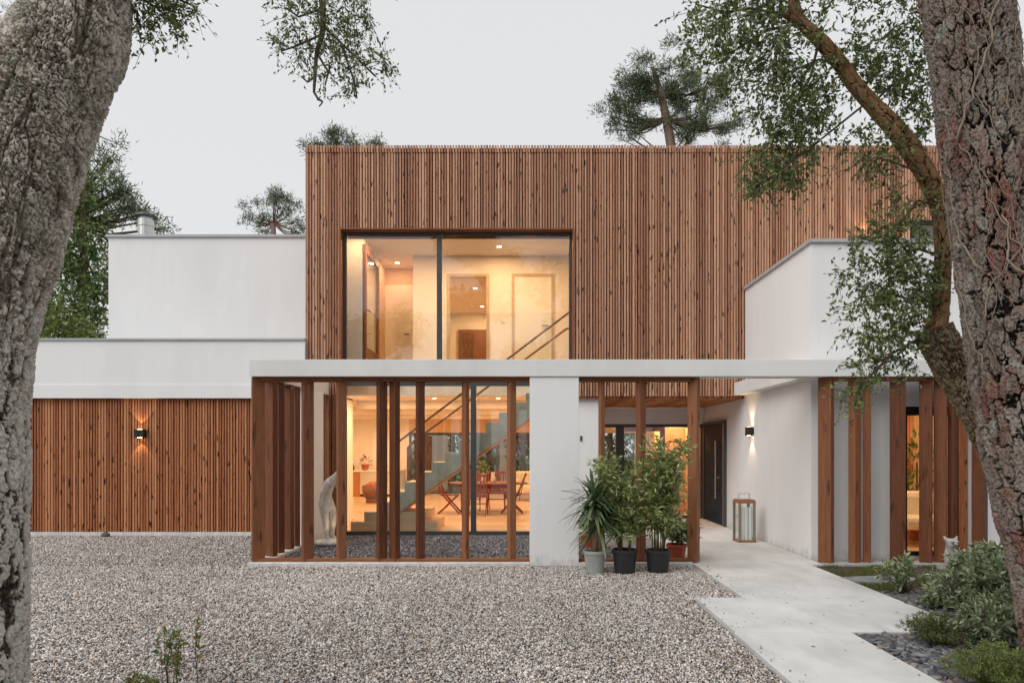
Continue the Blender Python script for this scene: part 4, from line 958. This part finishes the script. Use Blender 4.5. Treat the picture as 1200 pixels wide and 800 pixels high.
# the garden seen through the house
for k, (px, D, rp, lb) in enumerate(((470,28.5,44,'leftmost garden shrub seen through the living room'), (530,29,48,'garden shrub seen through the stairs'), (575,28,46,'garden shrub seen behind the dining table'), (625,28.5,50,'garden shrub seen beside the white pillar'), (715,28,46,'garden shrub seen through the left entrance pane'), (765,29,46,'garden shrub seen through the right entrance pane'))):
    leafy('garden_shrub', lb, D, [(px,572,5),(px,540,4),(px,500,3)], [(px-rp*0.5,530,rp*0.55,60),(px+rp*0.5,525,rp*0.55,60),(px,500,rp*0.6,60),(px-rp*0.3,555,rp*0.5,46),(px+rp*0.4,556,rp*0.5,46),(px,470,rp*0.5,40)], 60+k, 0.16, 0.08, 'bg_leaf' if k % 2 else 'oak_leaf', 'garden shrubs behind the house', spr=0.5)
leafy('red_maple', 'dark red leaved small tree seen at the right end of the living room', 25.3, [(612,572,3),(613,540,2.5),(612,510,2)], [(600,500,14,40),(615,495,14,44),(612,515,13,36),(626,505,13,34),(600,515,9,18)], 81, 0.13, 0.08, 'red_leaf', spr=0.35)
tag(MB().box(PXm(500,26), PXm(524,26), 26, 26.2, 0, 2.6).box(PXm(600,26)-0.45, PXm(600,26)-0.2, 25.6, 25.8, 0, 2.6).build('garden_wall', M['white']), 'white garden wall seen through the living room glazing', 'wall')
for k, (x, y, h_, w_) in enumerate(((-24,-17,11.5,5.5),(-19.5,-19,13.0,5.0),(-2.6,-20,16.0,3.9),(3.0,-19,15.0,4.8),(12,-18,16,5.2),(21,-17,13,5.5),(-10.5,-21,10.2,4.4))):   # forest the window panes mirror
    o = empty('forest_tree', (x, y, 0), label='tall dark tree standing behind the viewpoint, mirrored in the window panes', cat='tree', group='trees mirrored in the glass')
    b = MB().tube([(0,0,0),(0.2,0.1,h_*0.5),(0,0,h_*0.95)], [0.28,0.2,0.05], 8); pos = []
    for j in range(16):
        c = Vector((rnd.uniform(-1,1)*w_*0.6, rnd.uniform(-1,1)*w_*0.5, h_*rnd.uniform(0.3, 0.95))); b.tube([(0.1,0,c.z*0.8), c], [0.09, 0.02], 5)
        st, _ = ball_pts(150, c, w_*0.42, 900 + k*20 + j, (1,1,0.75)); pos.append(st)
    b.build('trunk', M['bark_far'], o)
    pos = np.concatenate(pos); q = np.random.default_rng(k); V, Fc = leaf_mesh(np.repeat(pos, 3, 0) + q.normal(0, 0.15, (len(pos)*3, 3)), q.normal(size=(len(pos)*3, 3)), 0.42, 0.24, k)
    np_obj('crown', V, Fc, M['oak_leaf'], o)

# ------------------------------------------------------------------ potted plants
def pot(parent, r0, r1, h, mat, lip=0.012):
    po = MB().lathe([(r0*0.97,0),(r0,0.01),(r1,h-0.04),(r1+lip,h-0.04),(r1+lip,h),(r1-0.008,h),(r1-0.012,h-0.05)], n=32).build('pot', mat, parent, smooth=False, bevel=0.002)
    MB().lathe([(0.002,h-0.045),(r1-0.012,h-0.045),(r1-0.012,h-0.06),(0.002,h-0.06)], n=24).build('soil', M['soil'], po)
# yucca
g = G(697, 671); yu = empty('potted_yucca', g, label='spiky yucca with a bare trunk in a grey zinc pot, leftmost of the pots', cat='potted plant')
pot(yu, 0.105, 0.135, 0.285, M['potgrey'])
MB().tube([(0.0,0,0.24),(0.005,0,0.5),(-0.005,0,0.86)], [0.036,0.033,0.03], 10).tube([(0.045,0.02,0.24),(0.07,0.02,0.45),(0.06,0.02,0.66)], [0.026,0.024,0.022], 10).build('stem', M['palm_bark'], yu, smooth=True)
Vs, Fs, off = [], [], 0
q = np.random.default_rng(6)
for (cx, cz, n, Lm) in ((-0.005,0.84,80,0.46),(0.06,0.64,64,0.42),(-0.02,0.98,46,0.42)):
    for i in range(n):
        a = q.uniform(0, 2*math.pi); e = q.uniform(-0.75, 1.35); L = Lm*q.uniform(0.65, 1.15); W = 0.046
        d = np.array([math.cos(a)*math.cos(e), math.sin(a)*math.cos(e), math.sin(e)]); s = unit(np.cross(d, [0,0,1.0])); st = np.array([cx, 0.01, cz + q.uniform(-0.09, 0.08)])
        pts = []
        for t, wd in ((0,0.5),(0.25,1),(0.55,0.9),(0.8,0.55),(1,0.05)):
            c = st + d*L*t + np.array([0,0,-1])*L*0.28*t*t; pts += [c - s*W*wd/2, c + np.array([0,0,-0.004]), c + s*W*wd/2]
        Vs.append(np.array(pts))
        for j in range(4):
            for u_ in (0, 1): Fs.append([off+j*3+u_, off+j*3+u_+1, off+j*3+u_+4, off+j*3+u_+3])
        off += 15
np_obj('foliage', np.concatenate(Vs), Fs, M['yucca_leaf'], yu)
# two leafy shrubs in black pots
def cane_plant(px, py, label, r0, r1, h, ncane, H, spread, seed, matp, leaves=('bamboo_leaf', 0.108, 0.028), low=0.25, nl=15, name='potted_shrub', clusters=None, cat='potted plant'):
    g = G(px, py); o = empty(name, g, label=label, cat=cat); pot(o, r0, r1, h, matp)
    b = MB(); r = random.Random(seed); starts, dirs, lens = [], [], []
    for i in range(ncane):
        a = r.uniform(0, 2*math.pi); lean = r.uniform(0.1, 1)*spread; hh = H*r.uniform(0.62, 1.0)
        p0 = Vector((math.cos(a)*r1*0.45, math.sin(a)*r1*0.45, h-0.05)); p2 = Vector((math.cos(a)*lean, math.sin(a)*lean, hh)); p1 = p0.lerp(p2, 0.5) + Vector((-math.cos(a)*lean*0.16, -math.sin(a)*lean*0.16, 0.05))
        b.tube([p0, p1, p2], [0.008, 0.006, 0.003], 6)
        t = low
        while t < 1:
            c = p0*(1-t)**2 + p1*2*t*(1-t) + p2*t*t; aa = r.uniform(0, 6.28)
            starts.append(tuple(c)); dirs.append((math.cos(aa), math.sin(aa), r.uniform(0.1, 0.9))); lens.append(r.uniform(0.08, 0.26)*(1.15 - 0.5*t)); t += r.uniform(0.018, 0.045)
    b.build('stem', M['cane'], o, smooth=True)
    pp_, dd_, T = sprays(np.array(starts), np.array(dirs), np.array(lens), 7, seed, 0.25, 0.75)
    k = np.random.default_rng(seed).uniform(0.6, 1.15, len(pp_))
    V, Fc = leaf_mesh(pp_, dd_, leaves[1]*k, leaves[2]*k, seed); V2, F2 = twig_mesh(T, 0.0025)
    np_obj('foliage', V, Fc, M[leaves[0]], o); np_obj('twigs', V2, F2, M['cane'], o)
    return o
cane_plant(732, 671, 'leafy green shrub in a black plastic pot, middle of the three front pots', 0.125, 0.152, 0.30, 19, 1.46, 0.42, 12, M['potblack'], low=0.22)
cane_plant(771, 670, 'taller leafy shrub in a black plastic pot beside the red pot', 0.125, 0.155, 0.285, 18, 1.72, 0.38, 15, M['potblack'], low=0.26)
cane_plant(793, 656, 'small green plant in a red pot between the black pot and the timber post', 0.10, 0.135, 0.23, 8, 0.62, 0.20, 18, M['potred'], ('pale_leaf', 0.11, 0.036), low=0.3)
cane_plant(690, 641, 'small plant in a terracotta pot behind the yucca', 0.10, 0.15, 0.23, 6, 0.5, 0.14, 22, M['terra'], ('mid_leaf', 0.09, 0.03), low=0.4)

# ------------------------------------------------------------------ lantern
g = G(872, 634, 0.03); la = empty('lantern', (g.x, g.y, 0.03), R(4), label='large teak lantern with three white candle tubes on the path by the white wall', cat='lantern')
W_, H_ = 0.285, 0.60
MB().box(-W_/2, W_/2, -W_/2, W_/2, 0, 0.035).build('base', M['lantern_wood'], la, bevel=0.003)
MB().box(-W_/2, W_/2, -W_/2, W_/2, H_+0.035, H_+0.07).box(-0.13, 0.13, -0.13, 0.13, H_+0.0705, H_+0.095).build('top', M['lantern_wood'], la, bevel=0.003)
for sx in (-1, 1):
    for sy in (-1, 1): MB().box(sx*(W_/2-0.02)-0.018, sx*(W_/2-0.02)+0.018, sy*(W_/2-0.02)-0.018, sy*(W_/2-0.02)+0.018, 0.0355, H_+0.0345).build('post', M['taupe'], la, bevel=0.002)
for s_ in (-1, 1):
    MB().box(-W_/2+0.04, W_/2-0.04, s_*(W_/2-0.02)-0.003, s_*(W_/2-0.02)+0.003, 0.0355, H_+0.0345).build('pane', M['clear'], la)
    MB().box(s_*(W_/2-0.02)-0.003, s_*(W_/2-0.02)+0.003, -W_/2+0.04, W_/2-0.04, 0.0355, H_+0.0345).build('pane', M['clear'], la)
for x in (-0.068, 0.0, 0.068): MB().lathe([(0.029,0.0355),(0.029,0.57),(0.02,0.575),(0.003,0.57)], (x, -0.085, 0), 16).build('candle', M['candle'], la, smooth=False)
MB().tube([(-0.09,0,H_+0.09),(-0.09,0,H_+0.19),(0.09,0,H_+0.19),(0.09,0,H_+0.09)], 0.008, 8).build('handle', M['steel'], la)

# ------------------------------------------------------------------ statue
g = G(386, 639); stt = empty('statue', (g.x, g.y, 0), label='white marble statue of a bowed bare figure behind the timber fins', cat='statue')
bm_r = [(-0.05,0,0.60,0.100),(-0.055,0.0,0.72,0.080),(-0.02,0.0,0.86,0.098),(0.03,0.0,0.96,0.080),(0.09,0,1.02,0.045),(0.14,-0.01,1.05,0.062),(0.17,-0.02,1.10,0.055)]
chains = [bm_r,
          [(-0.05,0,0.60,0.100),(-0.075,-0.05,0.52,0.088),(-0.045,-0.06,0.32,0.060),(-0.04,-0.05,0.13,0.040),(-0.035,-0.05,0.045,0.034),(0.03,-0.085,0.03,0.026)],
          [(-0.05,0,0.60,0.100),(0.015,0.05,0.52,0.086),(0.055,0.03,0.32,0.058),(0.035,0.05,0.13,0.040),(0.035,0.05,0.045,0.034),(0.095,0.03,0.03,0.026)],
          [(0.03,0.0,0.96,0.080),(0.0,-0.095,0.93,0.048),(-0.075,-0.125,0.76,0.038),(-0.115,-0.11,0.60,0.030),(-0.105,-0.10,0.52,0.028)],
          [(0.03,0.0,0.96,0.080),(0.06,0.10,0.94,0.046),(0.13,0.13,0.80,0.036),(0.16,0.04,0.92,0.027),(0.16,0.02,0.98,0.024)]]
def make_skin(name, chains, mat, parent, sub=2):
    vs, es, rs, idx = [], [], [], {}
    for ch in chains:
        prev = None
        for x, y, z, r in ch:
            k = (round(x,4), round(y,4), round(z,4))
            if k not in idx: idx[k] = len(vs); vs.append((x,y,z)); rs.append(r)
            i = idx[k]
            if prev is not None: es.append((prev, i))
            prev = i
    me = bpy.data.meshes.new(name); me.from_pydata(vs, es, []); me.update()
    o = link(name, me, mat, parent)
    m = o.modifiers.new('skin', 'SKIN'); m.use_smooth_shade = True
    if not me.skin_vertices:
        import bmesh
        bm = bmesh.new(); bm.from_mesh(me); bm.verts.layers.skin.verify(); bm.to_mesh(me); bm.free()
    for i, r in enumerate(rs):
        d = me.skin_vertices[0].data[i]; d.radius = (r, r); d.use_root = (i == 0)
    s_ = o.modifiers.new('sub', 'SUBSURF'); s_.levels = s_.render_levels = sub
    return o
fig = make_skin('figure', chains, M['marble'], stt, 2); fig.location = (0, 0, 0.09)
MB().ball((0.02, 0, 0.05), 0.26, 0.20, 0.075, 14, 8).build('plinth_rock', M['marble'], stt, smooth=True)
MB().tube([(0.01,0.09,0.05),(0.0,0.10,0.3),(0.03,0.10,0.52)], [0.06,0.05,0.035], 10).build('tree_stump_support', M['marble'], stt, smooth=True)
# ground spotlight beside the statue
g = G(402, 641); sp = empty('ground_spotlight', (g.x, g.y, 0.0), label='small lit spotlight set in the gravel by the statue', cat='spotlight')
MB().lathe([(0.055,0.0),(0.055,0.035),(0.045,0.035),(0.045,0.02)], n=20).build('ring', M['steel'], sp)
MB().lathe([(0.002,0.028),(0.044,0.028),(0.044,0.022),(0.002,0.022)], n=20).build('lens', M['lamp'], sp)
l = bpy.data.lights.new('spot_beam', 'SPOT'); l.energy = 3.5; l.color = (1.0,0.75,0.48); l.spot_size = R(80); l.spot_blend = 0.6; l.shadow_soft_size = 0.03
lo = bpy.data.objects.new('spot_beam', l); COL.objects.link(lo); lo.parent = sp; lo.location = (0,0,0.05)
lo.rotation_euler = Vector((0.45, 0.1, -0.9)).to_track_quat('-Z', 'Y').to_euler(); lo.rotation_euler = Vector((-0.35, 0.0, 0.9)).to_track_quat('-Z', 'Y').to_euler()

# small grotesque by the right fins
ga = empty('stone_gargoyle', (PXm(1113, 8.75), 8.75, 0.0), label='small grey stone gargoyle with big ears and an open mouth before the right fins', cat='garden ornament')
make_skin('body', [[(0,0,0.10,0.085),(0,0,0.20,0.075),(0,-0.02,0.28,0.055),(0.0,-0.05,0.345,0.068),(0.0,-0.115,0.335,0.045)], [(0,0,0.20,0.075),(-0.075,-0.05,0.16,0.03),(-0.08,-0.09,0.05,0.03)], [(0,0,0.20,0.075),(0.075,-0.05,0.16,0.03),(0.08,-0.09,0.05,0.03)],
     [(0.0,-0.05,0.345,0.068),(-0.07,-0.02,0.405,0.022),(-0.085,-0.01,0.44,0.010)], [(0.0,-0.05,0.345,0.068),(0.07,-0.02,0.405,0.022),(0.085,-0.01,0.44,0.010)]], M['stone'], ga, 2)
MB().box(-0.11, 0.11, -0.13, 0.1, 0.0, 0.05).build('base', M['stone'], ga, bevel=0.006)
MB().ball((0.0,-0.135,0.315), 0.038, 0.03, 0.012).ball((-0.03,-0.115,0.375), 0.011, 0.01, 0.011).ball((0.03,-0.115,0.375), 0.011, 0.01, 0.011).build('mouth_and_eyes', M['rock'], ga, smooth=True)
MB().ball((-0.03,-0.105,0.376), 0.02, 0.018, 0.018).ball((0.03,-0.105,0.376), 0.02, 0.018, 0.018).ball((0,-0.13,0.35), 0.022, 0.025, 0.016).build('brow', M['stone'], ga, smooth=True)

def rocky(name, label, cat, loc, sx, sy, sz, mat, seed, rz=0):
    b = MB().ball((0,0,0), sx, sy, sz, 18, 10); q = np.array(b.v); d = fbm(q*(0.9/max(sx, sy)) + seed, 3, seed)
    q = q*(1 + 0.55*d[:, None]); b.v = [tuple(x) for x in q]
    o = b.build(name, mat, None, smooth=True); o.location = loc; o.rotation_euler = (0,0,rz); return tag(o, label, cat)
g = G(124, 629); rocky('rock', 'small dark rock on the gravel at the foot of the garage cladding', 'rock', (g.x, g.y, 0.035), 0.075, 0.06, 0.05, M['rock'], 3)
b = MB(); pts = [(math.cos(a)*(0.42+0.05*math.sin(3*a+1)), math.sin(a)*(0.21+0.03*math.cos(2*a))) for a in [i*2*math.pi/18 for i in range(18)]]
o = b.prism(pts, 0.0, 0.035).build('stepping_stone', M['slab'], bevel=0.008); g = G(1030, 681); o.location = (g.x, g.y, 0.0); o.rotation_euler = (0,0,0.1)
tag(o, 'flat grey slate stepping stone in the grass by the right fins', 'stepping stone')

# ------------------------------------------------------------------ planting on the right
def bush(name, label, g, canes, H, spread, seed, leaf, L, W, whorl=9, low=0.35, cat='shrub', group=None, stem=0.008, squash=1.0):
    o = empty(name, (g.x, g.y, 0.0), label=label, cat=cat, group=group); r = random.Random(seed); b = MB(); st, dd = [], []
    for i in range(canes):
        a = r.uniform(0, 6.283); u_ = math.sqrt(r.uniform(0.02, 1)); hh = H*(1 - 0.45*u_*u_)*r.uniform(0.7, 1.05)
        p2 = Vector((math.cos(a)*u_*spread, math.sin(a)*u_*spread*squash, hh)); p0 = Vector((r.uniform(-1,1)*0.03, r.uniform(-1,1)*0.03, 0)); p1 = Vector((p2.x*0.35, p2.y*0.35, hh*0.55))
        b.tube([p0, p1, p2], [stem, stem*0.7, stem*0.35], 5)
        t = low + r.uniform(0, 0.15)
        while t <= 1.0:
            c = p0*(1-t)**2 + p1*2*t*(1-t) + p2*t*t; st.append(tuple(c)); d = (p2 - p1).normalized(); dd.append((d.x + r.uniform(-.4,.4), d.y + r.uniform(-.4,.4), d.z)); t += r.uniform(0.09, 0.2)
        st.append(tuple(p2)); dd.append(tuple((p2-p1).normalized()))
    b.build('stem', M['twig'], o, smooth=True)
    st, dd = np.array(st), unit(np.array(dd)); q = np.random.default_rng(seed); n = len(st)
    rad = unit(q.normal(size=(n, whorl, 3))); ld = unit(rad*0.95 + dd[:, None]*0.75)
    pos = np.repeat(st[:, None], whorl, 1) + q.normal(0, L*0.12, (n, whorl, 3)); k = q.uniform(0.55, 1.15, n*whorl)
    V, Fc = leaf_mesh(pos.reshape(-1, 3), ld.reshape(-1, 3), L*k, W*k, seed, 0.18, 0.5); np_obj('foliage', V, Fc, M[leaf], o); return o
bush('variegated_shrub', 'small pale variegated shrub with a bare stem at the path edge', G(1059, 697), 26, 0.40, 0.27, 3, 'pale_leaf', 0.08, 0.024, 8, 0.68)
bush('laurel_shrub', 'large leafy shrub filling the bed in front of the pine trunk', P(1150, 742, 6.0), 120, 0.68, 0.40, 5, 'mid_leaf', 0.075, 0.025, 8, 0.25)
bush('laurel_shrub', 'pale leafy shrub behind the large one, before the right hand fins', P(1168, 690, 7.2), 40, 0.56, 0.26, 7, 'pale_leaf', 0.10, 0.032, 8, 0.3)
bush('laurel_shrub', 'low pale shrub beside the path, left of the large leafy one', P(1103, 715, 6.55), 16, 0.24, 0.17, 8, 'pale_leaf', 0.07, 0.024, 8, 0.3)
bush('juniper_bush', 'low rounded dark juniper bush at the corner of the paving', G(1096, 757), 110, 0.26, 0.26, 9, 'conifer_leaf', 0.032, 0.006, 14, 0.2, stem=0.004)
bush('heath_bush', 'low bright green heath bush in the bottom right corner', P(1172, 818, 4.35), 150, 0.30, 0.33, 10, 'heath_leaf', 0.032, 0.006, 14, 0.2, stem=0.004)
bush('laurel_shrub', 'dark lower shrub tucked against the foot of the pine', P(1163, 770, 5.2), 60, 0.42, 0.27, 13, 'mid_leaf', 0.065, 0.023, 8, 0.25)
# grass strip by the right fins
n = 26000; p = scatter(n, 3.82, 6.3, 7.35, 9.02, -0.005)
p = p[(fbm(np.stack([p[:,0]*1.6, p[:,1]*1.6, p[:,2]], 1), 3, 4) > -0.12)]
q = np.random.default_rng(2); d = q.normal(0, 0.55, p.shape); d[:, 2] = 1
V, Fc = leaf_mesh(p, d, q.uniform(0.02, 0.055, len(p)), 0.005, 3, 0.1, 0.1)
tag(np_obj('grass', V, Fc, M['grass']), 'short mossy grass between the path and the right fins', 'grass', kind='stuff')
tag(MB().box(3.81, 6.4, 7.45, 9.035, -0.1, 0.0).build('grass_soil', M['soil']), kind='structure')
# seedlings near the left tree
for k, (px, py, H, cn, lb) in enumerate(((192,812,0.54,4,'tallest reddish seedling on the gravel near the left tree'), (206,815,0.44,4,'reddish seedling just right of the tallest one by the left tree'), (228,812,0.48,2,'thin single stemmed seedling right of the others'), (166,818,0.16,9,'low leafy green seedling clump left of the tallest seedling'), (250,822,0.13,4,'tiny green seedling farthest from the left tree trunk'), (184,822,0.13,6,'low green sprout under the tallest seedling'))):
    bush('seedling', lb, P(px, py, 1.55*F/(py-PY0)), cn, H, 0.09 if H < 0.2 else 0.07, 30+k, 'pieris_leaf', 0.046, 0.016, 7, 0.5 if H > 0.2 else 0.2, 'seedling', 'seedlings on the gravel', 0.0028)
# fallen leaves
def litter(n, fx, seed):
    q = np.random.default_rng(seed); pts = np.array([fx(q) for _ in range(n)]); return pts
def fx(q):
    u_ = q.uniform()
    if u_ < 0.30: y = q.uniform(4.4, 6.95); return (1.72 - abs(q.normal(0, 0.22)), y, 0.02)
    if u_ < 0.50: y = q.uniform(7.0, 8.95); return (2.24 - abs(q.normal(0, 0.5)), y, 0.02)
    if u_ < 0.68: return (q.uniform(-2.6, -1.4), q.uniform(4.5, 5.8), 0.02)
    if u_ < 0.80: return (q.uniform(3.85, 4.9), q.uniform(5.0, 7.6), 0.03)
    if u_ < 0.86: return (q.uniform(1.8, 3.8), q.uniform(4.5, 9), 0.034)
    return (q.uniform(-4, 1.7), q.uniform(4.4, 9), 0.02)
lp = litter(620, fx, 5); q = np.random.default_rng(8); d = q.normal(size=lp.shape); d[:, 2] *= 0.15
V, Fc = leaf_mesh(lp, d, q.uniform(0.018, 0.045, len(lp)), q.uniform(0.010, 0.02, len(lp)), 4, 0.15, 0.9)
tag(np_obj('fallen_leaves', V, Fc, M['litter']), 'dry brown leaves scattered over gravel and path', 'leaves', kind='stuff')

# ------------------------------------------------------------------ furniture seen through the glass
def dining_table(x, y):
    o = empty('dining_table', (x, y, 0.02), label='oval reddish wood dining table behind the staircase', cat='table')
    MB().prism([(math.cos(a)*0.95, math.sin(a)*0.55) for a in [i*2*math.pi/28 for i in range(28)]], 0.70, 0.735).build('tabletop', M['brown_wood'], o, bevel=0.006)
    MB().box(-0.6, 0.6, -0.32, -0.29, 0.60, 0.699).box(-0.6, 0.6, 0.29, 0.32, 0.60, 0.699).build('apron', M['red_wood'], o)
    for sx in (-1, 1):
        for sy in (-1, 1): MB().lathe([(0.022,0),(0.028,0.25),(0.038,0.55),(0.038,0.70)], (sx*0.6, sy*0.30, 0), 10).build('leg', M['red_wood'], o)
    return o
dining_table(PXm(572, 16.4), 16.4)
def dining_chair():
    o = empty('dining_chair', (0,0,0.02), label='x', cat='chair')
    s = MB()
    for i in range(6): s.box(-0.2+i*0.068, -0.2+i*0.068+0.055, -0.21, 0.21, 0.43, 0.448)
    s.build('seat', M['red_wood'], o)
    b = MB()
    for i in range(5):
        yy = -0.16 + i*0.08; b.bar((-0.21, yy, 0.47), (-0.33, yy, 0.93), 0.03, 0.014)
    b.bar((-0.34,-0.21,0.93), (-0.34,0.21,0.93), 0.022, 0.06); b.bar((-0.22,-0.21,0.48), (-0.22,0.21,0.48), 0.022, 0.04); b.build('backrest', M['red_wood'], o)
    for sy in (-0.215, 0.215):
        MB().bar((-0.34, sy, 0.95), (-0.14, sy, 0.45), 0.022, 0.035).bar((-0.14, sy, 0.45), (0.26, sy, 0.0), 0.022, 0.04).build('leg', M['red_wood'], o)
        MB().bar((0.19, sy*0.9, 0.43), (-0.26, sy*0.9, 0.0), 0.022, 0.04).build('leg', M['red_wood'], o)
    MB().bar((0.02,-0.2,0.27), (0.02,0.2,0.27), 0.022, 0.022).build('stretcher', M['red_wood'], o); return o
c0 = dining_chair()
for i, (px, D, rz, lb) in enumerate(((527,16.3,0,'red slatted folding chair at the left end of the dining table'), (600,16.4,180,'red slatted folding chair at the right end of the dining table'), (560,15.75,90,'red slatted folding chair at the near side of the dining table'), (553,17.2,-90,'red slatted folding chair at the far side, left of the vase'), (582,17.2,-90,'red slatted folding chair at the far side, right of the vase'))):
    c = c0 if i == 0 else copy_tree(c0)
    c.location = (PXm(px, D), D, 0.02); c.rotation_euler = (0,0,R(rz)); c['label'] = lb; c['group'] = 'red chairs around the dining table'
vz = empty('flower_vase', (PXm(566, 16.4), 16.4, 0.757), label='white vase with pale flowers on the dining table', cat='vase')
MB().lathe([(0.05,0),(0.075,0.08),(0.06,0.16),(0.045,0.2),(0.05,0.21)], n=18).build('vessel', M['ceramic'], vz, smooth=True)
st, v = ball_pts(90, (0,0,0.36), 0.17, 5); V, Fc = leaf_mesh(st, v, 0.07, 0.035, 6); np_obj('flowers', V, Fc, M['pale_leaf'], vz)
jg = tag(MB().lathe([(0.05,0),(0.065,0.06),(0.05,0.15),(0.04,0.2),(0.052,0.24)], n=18).build('jug', M['ceramic'], smooth=True), 'white ceramic jug on the dining table right of the vase', 'jug'); jg.location = (PXm(578, 16.3), 16.3, 0.757)
ar = empty('armchair', (PXm(621, 20.5), 20.5, 0.02), R(10), label='cream upholstered armchair on thin legs near the garden glazing', cat='armchair')
MB().box(-0.38,0.38,-0.36,0.3,0.22,0.44).build('seat', M['cream'], ar, bevel=0.05)
MB().box(-0.42,0.42,0.22,0.40,0.24,0.86).build('backrest', M['cream'], ar, bevel=0.07)
for sx in (-1,1):
    MB().box(sx*0.42-0.07,sx*0.42+0.07,-0.36,0.25,0.24,0.66).build('armrest', M['cream'], ar, bevel=0.06)
    for sy in (-0.28,0.28): MB().tube([(sx*0.34,sy,0.23),(sx*0.38,sy*1.1,0.0)], [0.02,0.012], 8).build('leg', M['brown_wood'], ar)
kc = empty('kitchen_counter', (0, 22.3, 0.02), label='kitchen counter with wooden end panel and white doors at the back of the room', cat='counter')
x0, x1, x2 = PXm(404, 22.3), PXm(424.5, 22.3), -3.95
MB().box(x0-0.6, x1, -0.35, 0.9, 0, 0.80).build('end_panel', M['orange'], kc); MB().box(x1+0.003, x2, -0.3, 0.9, 0.08, 0.80).build('door_front', M['ceramic'], kc); MB().box(x1+0.003, x2, -0.25, 0.9, 0, 0.079).build('plinth', M['frame'], kc)
MB().box(x0-0.62, x2+0.02, -0.37, 0.92, 0.802, 0.84).build('worktop', M['ceramic'], kc)
pt = empty('kitchen_plant', (PXm(427.5, 22.2), 22.25, 0.862), label='terracotta pot with a small plant on the kitchen counter', cat='potted plant'); pot(pt, 0.09, 0.12, 0.2, M['terra'])
st, v = ball_pts(40, (0,0,0.28), 0.16, 9); V, Fc = leaf_mesh(st, v + [0,0,0.5], 0.13, 0.03, 6); np_obj('foliage', V, Fc, M['red_leaf'], pt)
for i, px in enumerate((408.5, 413)):
    o = MB().lathe([(0.05,0),(0.055,0.12),(0.02,0.16),(0.018,0.22),(0.02,0.225)], n=14).build('bottle', M['black'], smooth=True); o.location = (PXm(px, 22.2), 22.25, 0.862)
    tag(o, ('left' if i == 0 else 'right') + ' one of two small dark bottles on the kitchen counter', 'bottle', 'bottles on the counter')
bk = empty('wicker_basket', (PXm(437, 19.5), 19.5, 0.02), label='round wicker basket holding logs on the living room floor', cat='basket')
MB().lathe([(0.24,0.15),(0.30,0.3),(0.30,0.5),(0.27,0.5),(0.26,0.3)], n=20).lathe([(0.2,0.0),(0.2,0.15)], n=16).build('body', M['brown_wood'], bk, smooth=True)
lg = MB()
for i in range(5): lg.tube([(-0.2+0.05*i,-0.15,0.46+0.03*(i%2)), (-0.1+0.05*i,0.16,0.55)], 0.05, 9)
lg.build('logs', M['terra'], bk)
# side room behind the right fins
sr = empty('round_armchair', (6.32, 10.95, 0.03), label='cream round backed armchair seen between the right hand fins', cat='armchair')
MB().box(-0.38,0.38,-0.38,0.2,0.26,0.46).build('seat', M['cream'], sr, bevel=0.07); MB().box(-0.42,0.42,0.12,0.32,0.28,0.84).build('backrest', M['cream'], sr, bevel=0.09)
for sx in (-0.25, 0.25): MB().tube([(sx,-0.1,0.3),(sx*1.2,-0.15,0.0)], [0.02,0.014], 8).build('leg', M['brown_wood'], sr)
cu = MB()
for i in range(7): cu.tube([(6.45 + i*0.05, 11.85 + 0.03*(i % 2), 0.08), (6.45 + i*0.05, 11.85 + 0.03*(i % 2), 2.3)], 0.034, 8)
tag(cu.build('curtain', M['orange'], smooth=True), 'orange curtain in the room behind the right hand fins', 'curtain')
fp = empty('house_plant', (6.62, 11.45, 0.03), label='leafy house plant in the room behind the right hand fins', cat='potted plant'); pot(fp, 0.12, 0.15, 0.3, M['terra'])
st, v = ball_pts(150, (0,0,1.25), 0.5, 19, (0.45,0.45,1.1)); V, Fc = leaf_mesh(st, v, 0.16, 0.06, 16); np_obj('foliage', V, Fc, M['bg_leaf'], fp); MB().tube([(0,0,0.25),(0,0,1.3)], 0.015, 6).build('stem', M['twig'], fp)
